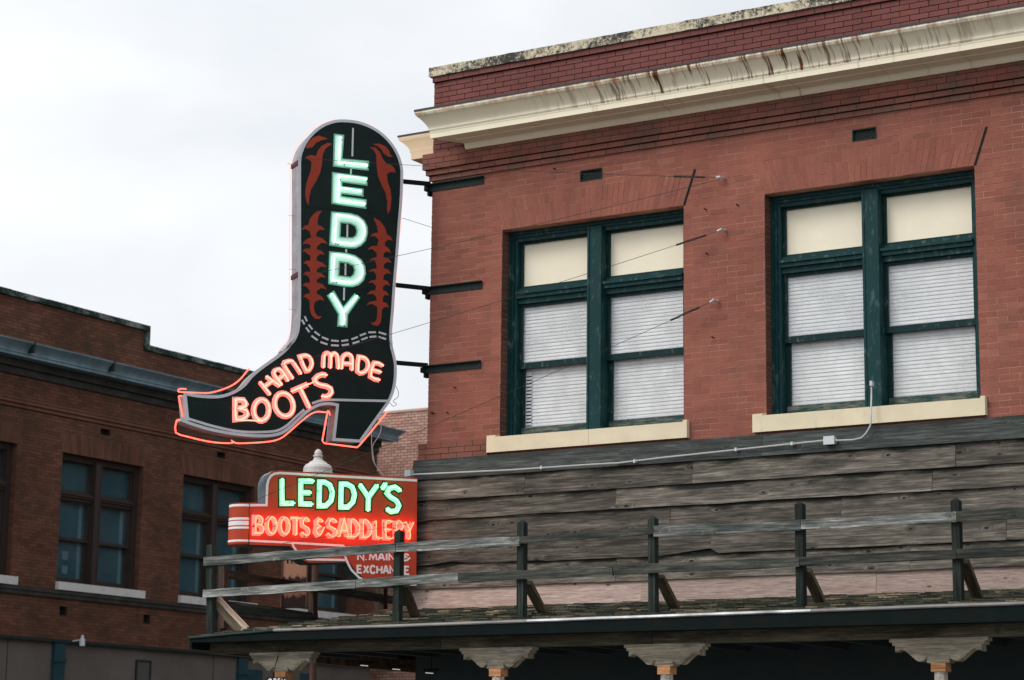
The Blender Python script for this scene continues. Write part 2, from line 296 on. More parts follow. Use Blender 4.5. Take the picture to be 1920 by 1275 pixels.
# ------------------------------------------------------------------ object helpers
def link(o, parent=None):
    COL.objects.link(o)
    if parent is not None:
        o.parent = parent
        root = parent
        while root.parent: root = root.parent
        # children meshes carry world coordinates; only the root empty has an offset
        if parent.parent is None and parent.type == 'EMPTY': o.matrix_parent_inverse = parent.matrix_basis.inverted()
        else: o.matrix_parent_inverse = (parent.matrix_basis.inverted() if parent.matrix_basis != Matrix() else Matrix())
    return o
def tag(o, label=None, cat=None, group=None, kind=None):
    if label: o['label'] = label
    if cat: o['category'] = cat
    if group: o['group'] = group
    if kind: o['kind'] = kind
    return o
def thing(name, label, cat, loc, group=None):
    o = bpy.data.objects.new(name, None); o.empty_display_size = .3; o.location = loc; COL.objects.link(o); return tag(o, label, cat, group)
class MB:
    def __init__(s): s.v = []; s.f = []; s.m = []
    def quad(s, a, b, c, d, mi=0):
        n = len(s.v); s.v += [tuple(a), tuple(b), tuple(c), tuple(d)]; s.f.append((n, n+1, n+2, n+3)); s.m.append(mi)
    def hexa(s, q0, q1, mi=0):
        """q0, q1: two 4-point rings"""
        n = len(s.v); s.v += [tuple(p) for p in q0]+[tuple(p) for p in q1]
        for f in ((0, 1, 2, 3), (7, 6, 5, 4), (0, 4, 5, 1), (1, 5, 6, 2), (2, 6, 7, 3), (3, 7, 4, 0)):
            s.f.append(tuple(n+i for i in f)); s.m.append(mi)
    def box(s, x0, x1, y0, y1, z0, z1, mi=0):
        s.hexa([(x0, y0, z0), (x1, y0, z0), (x1, y0, z1), (x0, y0, z1)], [(x0, y1, z0), (x1, y1, z0), (x1, y1, z1), (x0, y1, z1)], mi)
    def prism(s, loops, t0, t1, F, mi=0, mside=None):
        """loops of 2D points (first outer, others holes), extruded t0..t1 through frame F(u,v,t)"""
        if mside is None: mside = mi
        flat = [p for l in loops for p in l]
        tris = tessellate_polygon([[V((p[0], p[1], 0)) for p in l] for l in loops])
        n = len(s.v); k = len(flat)
        s.v += [tuple(F(p[0], p[1], t1)) for p in flat]+[tuple(F(p[0], p[1], t0)) for p in flat]
        for t in tris:
            s.f.append(tuple(n+i for i in t)); s.m.append(mi); s.f.append(tuple(n+k+i for i in reversed(t))); s.m.append(mside)
        b = 0
        for l in loops:
            m_ = len(l)
            for i in range(m_):
                j = (i+1) % m_; s.f.append((n+b+i, n+b+j, n+k+b+j, n+k+b+i)); s.m.append(mside)
            b += m_
    def strip(s, pts, w, t0, t1, F, closed=False, mi=0):
        n = len(pts); A = []; B = []
        for i in range(n):
            p = V(pts[i])
            a = V(pts[i-1]) if (i > 0 or closed) else None; b = V(pts[(i+1) % n]) if (i < n-1 or closed) else None
            d1 = (p-a).normalized() if a is not None else None; d2 = (b-p).normalized() if b is not None else None
            if d1 is None: d1 = d2
            if d2 is None: d2 = d1
            n1 = V((-d1.y, d1.x)); n2 = V((-d2.y, d2.x)); mm = (n1+n2)
            mm = mm.normalized() if mm.length > 1e-6 else n1
            k = min(1/max(mm.dot(n1), .35), 1.9)
            A.append(p+mm*(w/2*k)); B.append(p-mm*(w/2*k))
        c = n if closed else n-1
        for i in range(c):
            j = (i+1) % n
            s.hexa([F(A[i].x, A[i].y, t1), F(B[i].x, B[i].y, t1), F(B[j].x, B[j].y, t1), F(A[j].x, A[j].y, t1)],
                   [F(A[i].x, A[i].y, t0), F(B[i].x, B[i].y, t0), F(B[j].x, B[j].y, t0), F(A[j].x, A[j].y, t0)], mi)
    def tube(s, pts, r, n=6, closed=False, mi=0):
        pts = [V(p) for p in pts]; k = len(pts); b0 = len(s.v); prev = None
        for i, p in enumerate(pts):
            a = pts[i-1] if (i > 0 or closed) else p; b = pts[(i+1) % k] if (i < k-1 or closed) else p
            d = (b-a); d = d.normalized() if d.length > 1e-9 else V((1, 0, 0))
            if prev is None: prev = d.orthogonal().normalized()
            e1 = (prev-d*prev.dot(d)); e1 = e1.normalized() if e1.length > 1e-6 else d.orthogonal().normalized()
            prev = e1; e2 = d.cross(e1)
            for q in range(n):
                t = 2*math.pi*q/n; s.v.append(tuple(p+(e1*math.cos(t)+e2*math.sin(t))*r))
        for i in range(k if closed else k-1):
            j = (i+1) % k
            for q in range(n):
                s.f.append((b0+i*n+q, b0+i*n+(q+1) % n, b0+j*n+(q+1) % n, b0+j*n+q)); s.m.append(mi)
        if not closed:
            s.f.append(tuple(b0+q for q in reversed(range(n)))); s.f.append(tuple(b0+(k-1)*n+q for q in range(n))); s.m += [mi, mi]
    def lathe(s, c, prof, n=20, mi=0):
        b0 = len(s.v)
        for r, z in prof:
            for q in range(n):
                t = 2*math.pi*q/n; s.v.append((c[0]+r*math.cos(t), c[1]+r*math.sin(t), c[2]+z))
        for i in range(len(prof)-1):
            for q in range(n):
                s.f.append((b0+i*n+q, b0+i*n+(q+1) % n, b0+(i+1)*n+(q+1) % n, b0+(i+1)*n+q)); s.m.append(mi)
    def mesh(s, name, mats):
        me = bpy.data.meshes.new(name); me.from_pydata(s.v, [], s.f)
        for m in (mats if isinstance(mats, (list, tuple)) else [mats]): me.materials.append(m)
        if any(s.m): me.polygons.foreach_set('material_index', s.m)
        me.update(); return me
    def build(s, name, mats, parent=None, kind=None, label=None, smooth=False):
        me = s.mesh(name, mats); o = bpy.data.objects.new(name, me)
        if smooth:
            for p in me.polygons: p.use_smooth = True
        link(o, parent)
        if kind: o['kind'] = kind
        if label: o['label'] = label
        return o
def ident(u, v, t): return V((u, v, t))
def piece(name, me, loc, parent, rot=None):
    o = bpy.data.objects.new(name, me); o.location = loc
    if rot: o.rotation_euler = rot
    link(o, parent); return o
def beam(name, p0, p1, wd, ht, m, parent=None, up_=V((0, 0, 1)), jit=.0, seg=8, roll=0., point=False, label=None):
    """timber from p0 to p1: local X along it, Z = height (ht), Y = thickness (wd); rough edges"""
    p0 = V(p0); p1 = V(p1); X = (p1-p0); ln = X.length; X.normalize(); Y = up_.cross(X).normalized(); Z = X.cross(Y)
    mb = MB(); sd_ = random.random()*100
    R = []
    for i in range(seg+1):
        x = ln*(i/seg-.5)
        def j(k): return noise.noise(V((x*3.1+sd_, k*7.7, sd_)))*jit
        R.append([(x, -wd/2+j(1), -ht/2+j(2)), (x, wd/2+j(3), -ht/2+j(4)), (x, wd/2+j(5), ht/2+j(6)), (x, -wd/2+j(7), ht/2+j(8))])
    for q in R: mb.v += q
    for i in range(seg):
        a = i*4; b = a+4
        for k in range(4): mb.f.append((a+k, b+k, b+(k+1) % 4, a+(k+1) % 4)); mb.m.append(0)
    mb.f.append((0, 1, 2, 3)); mb.m.append(0)
    e = seg*4
    if point:
        n = len(mb.v); mb.v.append((ln/2+ht*.38, 0, 0))
        for k in range(4): mb.f.append((e+(k+1) % 4, e+k, n)); mb.m.append(0)
    else: mb.f.append((e+3, e+2, e+1, e)); mb.m.append(0)
    me = mb.mesh(name, m); o = bpy.data.objects.new(name, me)
    mat_ = Matrix((X, Y, Z)).transposed().to_4x4(); mat_.translation = (p0+p1)/2
    o.matrix_basis = mat_; link(o, parent)
    if label: o['label'] = label
    return o

# ------------------------------------------------------------------ brickwork
def lay(u0, u1, z0, z1, ch, bl, jt, cut=None, phase=0., bond=6):
    """running bond; returns quads [(u,z)*4]; cut(z)->list of excluded (a,b)"""
    out_ = []; n = max(1, round((z1-z0)/ch)); ch = (z1-z0)/n
    for i in range(n):
        za = z0+i*ch+jt/2; zb = z0+(i+1)*ch-jt/2
        off = (bl/2 if i % 2 else 0)+phase
        L_ = bl
        ea = cut(za) if cut else []; eb = cut(zb) if cut else []; em = cut((za+zb)/2) if cut else []
        ea, eb = [((99, 99.1) if q[0] > 98 else (q if p[0] > 98 else p)) for p, q in zip(ea, em)], [((99, 99.1) if q[0] > 98 else (q if p[0] > 98 else p)) for p, q in zip(eb, em)]
        k = math.floor((u0-off)/L_)
        u = off+k*L_
        while u < u1:
            a = max(u+jt/2, u0); b = min(u+L_-jt/2, u1); u += L_
            if b-a < .02: continue
            segs = [(a, b, a, b)]
            for (xa, xb), (ya, yb) in zip(ea, eb):
                ns = []
                for (p, q, r_, s_) in segs:
                    if q <= min(xa, ya) or p >= max(xb, yb): ns.append((p, q, r_, s_)); continue
                    if p < xa-.012 or r_ < ya-.012: ns.append((min(p, xa), min(q, xa), min(r_, ya), min(s_, ya)))
                    if q > xb+.012 or s_ > yb+.012: ns.append((max(p, xb), max(q, xb), max(r_, yb), max(s_, yb)))
                segs = ns
            for (p, q, r_, s_) in segs:
                if q-p > .012 and s_-r_ > .005: out_.append([(p, za), (q, za), (s_, zb), (r_, zb)])
    return out_
def brick_solids(quads, F, depth=.03, face=0., jit=.0015):
    res = []
    for q in quads:
        t = face+random.uniform(-jit, jit)
        dz = random.uniform(-.0008, .0008)
        res.append(([F(u, z+dz, face-depth) for u, z in q], [F(u, z+dz, t) for u, z in q]))
    return res
def place_bricks(solids, material, parent, name='brick', limit=300, view=None, rest='brickwork'):
    """the pieces showing largest become single objects, the rest one part"""
    def key(s_):
        c = sum((p for p in s_[1]), V())/4; v = c-CAM; d = v.dot(fw); x = 960+FPX*v.dot(rt)/d; y = 637.5-FPX*v.dot(up)/d
        ln = (s_[1][1]-s_[1][0]).length
        return (0 if 0 < x < 1920 and 0 < y < 1275 and not (view and view(x, y)) else 1, d/ max(ln, .05))
    solids = sorted(solids, key=key); cache = {}
    for k, (a, b) in enumerate(solids[:limit]):
        c = b[0]
        key_ = tuple(round(v, 3) for p in a+b for v in (p-c))
        kk = tuple(round(v*400) for p in b for v in (p-c))
        if kk not in cache:
            mb = MB(); mb.hexa([p-c for p in b], [p-c for p in a]); cache[kk] = mb.mesh(name, material)
        piece(name, cache[kk], c, parent)
    if solids[limit:]:
        mb = MB()
        for a, b in solids[limit:]: mb.hexa(b, a)
        mb.build(rest, material, parent, kind='stuff')
FA = lambda u, z, t: V((u, -t, z))                 # wall A faces -Y
XB = -16.8
FB = lambda u, z, t: V((XB+t, u, z))               # wall B faces +X

# ================================================================== GROUND
def sheet(name, pts, z, m, kind='structure', th=None):
    mb = MB()
    if th: mb.prism([pts], z-th, z, ident)
    else: mb.prism([pts], z-.5, z, ident)
    o = mb.build(name, m, kind=kind); return o
sheet('ground', [(-900, -900), (900, -900), (900, 1200), (-900, 1200)], -.02, M['ground'])
sheet('main_road', [(-300, -19), (300, -19), (300, -5.2), (-300, -5.2)], .0, M['asphalt'], th=.015)
sheet('cross_road', [(-13.6, -5.2), (-3.6, -5.2), (-3.6, 24), (-13.6, 24)], .0, M['asphalt'], th=.015)
sheet('pavement', [(-3.6, -5.2), (120, -5.2), (120, 0), (-3.6, 0)], .14, M['concrete'], th=.15)
sheet('side_pavement', [(-3.6, 0), (0, 0), (0, 24), (-3.6, 24)], .14, M['concrete'], th=.15)
sheet('far_pavement', [(XB, -5.2), (-13.6, -5.2), (-13.6, 24), (XB, 24)], .14, M['concrete'], th=.15)
sheet('near_pavement', [(-60, -30), (60, -30), (60, -19), (-60, -19)], .14, M['concrete'], th=.15)
for x in range(-60, 61, 6): sheet('lane_marking', [(x, -12.2), (x+3, -12.2), (x+3, -12.05), (x, -12.05)], .006, M['whitepaint'], th=.004)

# ================================================================== BUILDING A
A = thing('brick_building', 'red brick corner building with cream cornice and two green framed windows above weathered boards', 'building', (0, 0, 0))
XR = 11.0
W = [(.98, 3.32), (4.29, 6.64), (7.60, 9.95)]        # third one is outside the frame, to the right
WZ0, WZ1, SKT = 5.39, 7.78, 8.1495
VENT = [(2.005, 2.295, 8.2142, 8.3446), (5.31, 5.585, 8.2142, 8.3446), (8.62, 8.9, 8.2142, 8.3446)]
# wall slab with openings (the mortar)
mb = MB(); holes = [[(a, WZ0-.15), (b, WZ0-.15), (b, WZ1), (a, WZ1)] for a, b in W]+[[(a, c), (b, c), (b, d), (a, d)] for a, b, c, d in VENT]
mb.prism([[(0.004, 5.1), (XR, 5.1), (XR, 8.8), (0.004, 8.8)]]+holes, -.19, -.0025, FA); mb.build('wall', M['mortarA'], A)
mb = MB(); mb.prism([[(0.01, 8.8), (XR, 8.8), (XR, 9.76), (0.01, 9.76)]], -.25, -.009, FA); mb.build('parapet_wall', M['mortarPar'], A)
# shell behind
mb = MB(); mb.box(0.012, XR, 1.2, 14, 0, 9.2); mb.box(0.012, .6, .26, 1.2, 5.1, 9.2); mb.build('rear_walls', M['shell'], A)
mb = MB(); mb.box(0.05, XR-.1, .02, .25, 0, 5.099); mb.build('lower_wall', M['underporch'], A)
def skew(z):
    r_ = []
    for a, b in W:
        if z > WZ1:
            k = (z-WZ1)/(SKT-WZ1)
            r_.append((a-.11*k, b+.125*k) if z < SKT else (99, 99.1))
        elif z > WZ0-.19: r_.append(((a, b) if z > WZ0 else (a-.13, b+.06)))
        else: r_.append((99, 99.1))
    for a, b, c, d in VENT: r_.append((a, b) if c < z < d else (99, 99.1))
    return r_
qs = lay(0.002, XR, 5.15, 8.475, .0652, .2135, .0062, skew)
place_bricks(brick_solids(qs, FA, .012, 0.), M['brickA'], A)
# flat-arch voussoirs
vq = []
for a, b in W:
    n = 36
    for i in range(n):
        def U(k, z):
            t = (z-WZ1)/(SKT-WZ1); l_ = a-.11*t; r2 = b+.125*t; return l_+(r2-l_)*k/n
        split = WZ1+(SKT-WZ1)*random.choice([.34, .5, .66]) if True else 0
        for za, zb in ((WZ1, split), (split, SKT)):
            g_ = .0028
            vq.append([(U(i, za)+g_, za+g_), (U(i+1, za)-g_, za+g_), (U(i+1, zb)-g_, zb-g_), (U(i, zb)+g_, zb-g_)])
place_bricks(brick_solids(vq, FA, .012, .001, .0018), M['brickA'], A, 'arch_brick', rest='arch_brickwork')
for a, b in W:       # dark strip standing in for the open joint on the right skewback
    mb = MB(); mb.strip([(b+.004, WZ1+.002), (b+.14, SKT+.02)], .022, .0, .006, FA); mb.build('skewback_joint_standin', M['irondark'], A)
# projecting brick courses at sill level at the corner
qs = lay(-.105, .84, 5.17, 5.37, .066, .2135, .006)
mb = MB(); mb.box(-.098, .835, -.028, -.001, 5.172, 5.368); mb.build('plinth_core', M['mortarPar'], A)
place_bricks(brick_solids(qs, FA, .03, .036), M['brickBand'], A, 'plinth_brick')
# stepped bands under the cornice
for k, (za, zb, pr_) in enumerate(((8.478, 8.54, .03), (8.542, 8.605, .06), (8.607, 8.80, .09))):
    mb = MB(); mb.box(-pr_+.006, XR, -pr_+.006, .15, za+.004, zb); mb.build('band_core', M['mortarPar'], A)
    qs = lay(-pr_, XR, za, zb, .0635, .2135, .006, phase=.05*k)
    place_bricks(brick_solids(qs, FA, pr_*.0+.02, pr_), M['brickBand'], A, 'band_brick', limit=100, rest='band_brickwork')
# upper brick between band and parapet at the corner, then parapet
qs = lay(0.006, XR, 8.80, 9.685, .063, .2135, .0085)
place_bricks(brick_solids(qs, FA, .012, 0.), M['brickPar'], A, 'parapet_brick', limit=300, rest='parapet_brickwork')
mb = MB(); mb.box(-.016, XR, -.02, .2, 9.69, 9.755); mb.build('corbel_core', M['mortarPar'], A)
place_bricks(brick_solids(lay(-.02, XR, 9.688, 9.756, .07, .2135, .007), FA, .03, .028), M['brickPar'], A, 'corbel_brick')
# coping stones
x = -.05
while x < XR:
    ln = random.uniform(1.0, 1.5); e = min(x+ln, XR); mb = MB(); n = 10; z0, z1 = 9.757, 9.868
    y0, y1 = -.055, .34
    rings = []
    for i in range(n+1):
        xx = x+(e-x-.006)*i/n; jz = noise.noise(V((xx*6, 1, 2)))*.006; jy = noise.noise(V((xx*7, 4, 2)))*.005
        rings.append([(xx, y0+jy, z0+jz), (xx, y1, z0), (xx, y1, z1+jz), (xx, y0+jy, z1+jz*1.3)])
    for i in range(n): mb.hexa(rings[i], rings[i+1])
    mb.build('coping_stone', M['coping'], A); x = e
# cornice (profile: projection, z)
PROF = [(.05, 9.175), (.62, 9.156), (.62, 9.128), (.605, 9.105)]
for i in range(9):
    t = i/8; PROF.append((.60-.13*(math.sin(t*math.pi/2)**.8), 9.10-.135*t-.012*math.sin(t*math.pi)))
PROF += [(.47, 8.955), (.455, 8.935), (.455, 8.925), (.45, 8.914), (.45, 8.858)]
def sweep(name, prof, F, e0, e1, mitre0, m, parent, n=26, mflash=None):
    """prof (b,z) swept along u from e0 (with mitre: u = e0 - (b-b0)*mitre0) to e1"""
    mb = MB(); b0 = .45; R = []
    for i in range(n+1):
        ring = []
        for b, z in prof:
            us = e0-(b-b0)*mitre0; u = us+(e1-us)*i/n
            sag = noise.noise(V((u*.5, 3, 1)))*.004
            ring.append(F(u, z+sag, b))
        R.append(ring)
    for r_ in R: mb.v += [tuple(p) for p in r_]
    k = len(prof)
    for i in range(n):
        for j in range(k-1): mb.f.append((i*k+j, i*k+j+1, (i+1)*k+j+1, (i+1)*k+j)); mb.m.append(1 if (j == 0 and mflash) else 0)
    mb.f.append(tuple(range(k))); mb.m.append(0); mb.f.append(tuple(n*k+j for j in reversed(range(k)))); mb.m.append(0)
    o = mb.build(name, [m, mflash] if mflash else m, parent); return o
full = PROF+[(.10, 8.857), (.05, 8.87)]
sweep('cornice', full, FA, .258, XR, .65, M['cornice'], A, mflash=M['flash'])
sweep('bed_moulding', [(.0, 8.854), (.30, 8.854), (.30, 8.842), (.20, 8.842), (.20, 8.846), (.13, 8.842), (.115, 8.80), (.10, 8.778), (.0, 8.778)], FA, .52, XR, 0., M['cornice'], A)
# side cornice: faces the side street, turned back at the corner
def side_corner(name, m):
    mb = MB(); prof = [(.0, 9.175)]+PROF[1:]+[(.30, 8.85), (.28, 8.80), (.10, 8.79), (0, 8.79)]
    Y1 = .16; R = [[(.0, Y1+(.62-b)*.2, z) for b, z in prof], [(-b, Y1+(.62-b)*.2, z) for b, z in prof], [(-b, 9., z) for b, z in prof]]
    k = len(prof)
    for r_ in R: mb.v += r_
    for i in range(2):
        for j in range(k-1): mb.f.append((i*k+j, (i+1)*k+j, (i+1)*k+j+1, i*k+j+1)); mb.m.append(0)
    mb.build(name, m, A)
side_corner('side_cornice', M['cornice2'])
mb = MB(); mb.box(.145, XR, -.628, -.60, 9.150, 9.172); mb.box(.2, XR, -.60, .01, 9.165, 9.18); mb.build('flashing', M['flash'], A)
mb = MB(); mb.box(-.63, .0, .155, .19, 9.150, 9.172); mb.box(-.63, -.6, .19, 9, 9.150, 9.172); mb.build('flashing', M['flash'], A)
# brick side wall return strip near corner at X=0 (seen only from a step aside)
place_bricks([], M['brickA'], A)
FS = lambda u, z, t: V((-t, u, z))
place_bricks(brick_solids(lay(.006, 5, 5.15, 8.475, .0652, .2135, .0062), FS, .012, .006), M['brickA'], A, limit=0, rest='side_brickwork')
place_bricks(brick_solids(lay(.006, 5, 8.80, 9.685, .063, .2135, .008), FS, .012, .006), M['brickPar'], A, limit=0, rest='side_parapet_brickwork')
mb = MB(); mb.box(-.003, .02, 0.01, 14, 0, 9.74); mb.build('side_wall', M['mortarA'], A)
# roof
mb = MB(); mb.box(.2, XR, .25, 14, 9.2, 9.25); mb.build('roof', M['roofing'], A)
# vents
for a, b, c, d in VENT:
    mb = MB(); t0, t1 = -.035, -.02
    mb.prism([[(a, c), (b, c), (b, d), (a, d)], [(a+.014, c+.012), (b-.014, c+.012), (b-.014, d-.012), (a+.014, d-.012)]], -.05, .003, FA)
    f = mb.build('vent', M['iron'], A)
    mb = MB(); n = 8; wd = b-a; hd = d-c
    mb.prism([[(a, c), (b, c), (b, d), (a, d)]], -.12, -.10, FA, 1)
    for i in range(-4, n+1):
        for s_ in (1, -1):
            p0 = (a+wd*i/n, c+.006) if s_ > 0 else (a+wd*i/n, d-.006); p1 = (p0[0]+hd, d-.006) if s_ > 0 else (p0[0]+hd, c+.006)
            u0_, u1_ = max(p0[0], a+.01), min(p1[0], b-.01)
            if u1_-u0_ < .02: continue
            def zz(u): return p0[1]+(p1[1]-p0[1])*(u-p0[0])/(p1[0]-p0[0])
            mb.strip([(u0_, zz(u0_)), (u1_, zz(u1_))], .0065, -.03-.004*s_, -.026-.004*s_, FA)
    mb.build('lattice', [M['galvdark'], M['room']], f)

# ------------------------------------------------------------------ windows
def window(F, u0, u1, z0, z1, parent, mats, upper_panel, reveal=.18, third=True):
    """double window: casing, mullion, transom rail, two fixed lights above, two sash windows below"""
    mp_, ms, mg, mbk = mats; c = (u0+u1)/2-.022
    t = -reveal
    mb = MB()
    o_ = [(u0+.003, z0-.02), (u1-.003, z0-.02), (u1-.003, z1-.003), (u0+.003, z1-.003)]
    i_ = [(u0+.10, z0+.02), (u1-.10, z0+.02), (u1-.10, z1-.115), (u0+.10, z1-.115)]
    mb.prism([o_, i_], t-.20, t, F)
    for k, e in enumerate((.022, .045)):       # stepped casing mould
        o2 = [(u0+.004, z0-.01), (u1-.004, z0-.01), (u1-.004, z1-.004), (u0+.004, z1-.004)]
        i2 = [(u0+.065-.03*k, z0), (u1-.065+.03*k, z0), (u1-.065+.03*k, z1-.075+.03*k), (u0+.065-.03*k, z1-.075+.03*k)]
        mb.prism([o2, i2], t+.0005+k*.02, t+.02+k*.02, F)
    fr = mb.build('window', mp_, parent)
    mb = MB(); mb.prism([[(c-.095, z0), (c+.095, z0), (c+.095, z1-.07), (c-.095, z1-.07)]], t-.18, t+.055, F)
    for du in (-.078, .078): mb.prism([[(c+du-.012, z0), (c+du+.012, z0), (c+du+.012, z1-.07), (c+du-.012, z1-.07)]], t+.055, t+.064, F)
    mb.build('mullion', mp_, fr)
    zt = z0+.655*(z1-z0)
    mb = MB()
    for a, b in ((u0+.10, c-.096), (c+.096, u1-.10)):
        mb.prism([[(a, zt-.02), (b, zt-.02), (b, zt+.16), (a, zt+.16)]], t-.18, t-.02, F)
        mb.prism([[(a, zt+.085), (b, zt+.085), (b, zt+.115), (a, zt+.115)]], t-.02, t+.045, F)
        mb.prism([[(a, zt+.04), (b, zt+.04), (b, zt+.084), (a, zt+.084)]], t-.02, t+.02, F)
    mb.build('transom_rail', mp_, fr)
    zm = z0+.348*(z1-z0)
    rects = []
    for a, b in ((u0+.10, c-.096), (c+.096, u1-.10)):
        # top light
        mb = MB(); mb.prism([[(a, zt+.16), (b, zt+.16), (b, z1-.115), (a, z1-.115)], [(a+.032, zt+.19), (b-.032, zt+.19), (b-.032, z1-.137), (a+.032, z1-.137)]], t-.12, t-.06, F); mb.build('sash', ms, fr)
        mb = MB(); mb.prism([[(a+.03, zt+.188), (b-.03, zt+.188), (b-.03, z1-.135), (a+.03, z1-.135)]], t-.105, t-.095, F)
        if upper_panel: mb.build('panel', M['creampanel'], fr)
        else: mb.build('pane', mg, fr)
        # upper sash
        mb = MB(); mb.prism([[(a, zm-.035), (b, zm-.035), (b, zt-.02), (a, zt-.02)], [(a+.036, zm+.032), (b-.036, zm+.032), (b-.036, zt-.052), (a+.036, zt-.052)]], t-.105, t-.06, F); mb.build('sash', ms, fr)
        mb = MB(); mb.prism([[(a+.034, zm+.03), (b-.034, zm+.03), (b-.034, zt-.05), (a+.034, zt-.05)]], t-.088, t-.084, F); mb.build('pane', mg, fr)
        # lower sash, one step further in
        mb = MB(); mb.prism([[(a, z0+.025), (b, z0+.025), (b, zm+.02), (a, zm+.02)], [(a+.048, z0+.125), (b-.048, z0+.125), (b-.048, zm-.02), (a+.048, zm-.02)]], t-.16, t-.108, F); mb.build('sash', ms, fr)
        mb = MB(); mb.prism([[(a+.01, z0+.024), (b-.01, z0+.024), (b-.01, z0+.12), (a+.01, z0+.12)]], t-.1075, t-.10, F); mb.build('sash_bottom_rail', mbk, fr)
        mb = MB(); mb.prism([[(a+.046, z0+.12), (b-.046, z0+.12), (b-.046, zm-.018), (a+.046, zm-.018)]], t-.137, t-.133, F); mb.build('pane', mg, fr)
        rects.append((a, b, zm, zt, z0))
    return fr, rects
def reveal_bricks(F, u, sgn, z0, z1, depth, material, parent):
    # bricks on the jamb seen obliquely
    def FJ(a, z, t): return F(u+sgn*t, z, -a)
    place_bricks(brick_solids(lay(.004, depth, z0, z1, .0652, .2135, .0062), FJ, .01, .004), material, parent, limit=0, rest='jamb_brickwork')
def blind(F, a, b, za, zb, t, label, gap=0., messy=False):
    n = int((zb-za)/.0405); base = F((a+b)/2, za, t)
    bl = thing('window_blind', label, 'blind', base, 'white slatted blinds')
    mb = MB(); hw = (b-a)/2-gap/2; s_ = 0
    # one slat, slightly curved section, local coordinates
    ax = (F(1, 0, 0)-F(0, 0, 0)); az = V((0, 0, 1)); at = (F(0, 0, 1)-F(0, 0, 0))
    sec = [(-.0225, .0075), (-.008, .0065), (.010, .001), (.0225, -.0065)]
    for j in range(3):
        (h0, d0), (h1, d1) = sec[j], sec[j+1]
        q = [ax*-hw+az*h0+at*d0, ax*hw+az*h0+at*d0, ax*hw+az*h1+at*d1, ax*-hw+az*h1+at*d1]
        mb.hexa([p+at*.0012 for p in q], q)
    me = mb.mesh('slat', M['blind'])
    for i in range(n+1):
        z = za+.02+i*.0405
        if z > zb: break
        o = piece('slat', me, F((a+b)/2+gap/2, z+random.uniform(-.0022, .0022), t), bl)
        o.rotation_euler = tuple(at*0+V((0, random.uniform(-.0035, .0035), 0))) if abs(at.y) > .5 else (random.uniform(-.002, .002), 0, 0)
    mb = MB()
    for k in (.18, .82):
        u = a+(b-a)*k; mb.tube([F(u, za, t+.013), F(u, zb, t+.013)], .0012, 4)
    mb.build('ladder_cord', M['blind'], bl)
names = ['left', 'right', 'far right']
for wi, (a, b) in enumerate(W):
    fr, rc = window(FA, a, b, WZ0, WZ1, A, (M['green'], M['greenwood'], M['glass'], M['weathered']), True)
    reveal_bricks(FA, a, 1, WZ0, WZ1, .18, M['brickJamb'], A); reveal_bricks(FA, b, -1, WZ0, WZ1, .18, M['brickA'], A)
    mb = MB()
    # room box behind
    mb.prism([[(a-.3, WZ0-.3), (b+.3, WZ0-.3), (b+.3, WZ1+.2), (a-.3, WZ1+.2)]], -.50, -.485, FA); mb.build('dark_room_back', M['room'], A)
    if wi < 2:
        for si, (p, q, zm, zt, z0) in enumerate(rc):
            side = ('left', 'right')[si]
            bn = 'window nearer the boot sign' if wi == 0 else 'window above the junction box'
            blind(FA, p+.03, q-.03, zm+.01, zt-.04, -.295, f'white slatted blind in the {side} upper sash of the {bn}')
            blind(FA, p+.035, q-.035, z0+.10, zm-.005, -.335, f'white slatted blind in the {side} lower sash of the {bn}')
    # sill in two stones
    m0 = (a+b)/2+.02
    for p, q in ((a-.135, m0-.002), (m0+.002, b+.062)):
        mb = MB(); mb.box(p, q, -.062, .20, 5.205, 5.378)
        e = p if p < a else None
        mb.build('sill_stone', M['cream'], A)
    for p, q in ((a-.135, a-.02), (b+.012, b+.062)):
        mb = MB(); mb.box(p+.001, q, -.061, .0-.001, 5.378, 5.398); mb.build('sill_lug', M['cream'], A)
# dark gap strips (inner shade) at the left lower sash of the first window
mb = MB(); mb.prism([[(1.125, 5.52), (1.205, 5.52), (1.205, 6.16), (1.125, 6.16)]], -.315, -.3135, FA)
# slat ends seen through the gap: inner shade painted on as dark strips
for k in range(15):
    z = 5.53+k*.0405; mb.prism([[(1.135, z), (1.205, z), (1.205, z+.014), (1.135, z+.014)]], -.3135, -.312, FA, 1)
mb.build('blind_edge_shade', [M['galvbox'], M['room']], A)

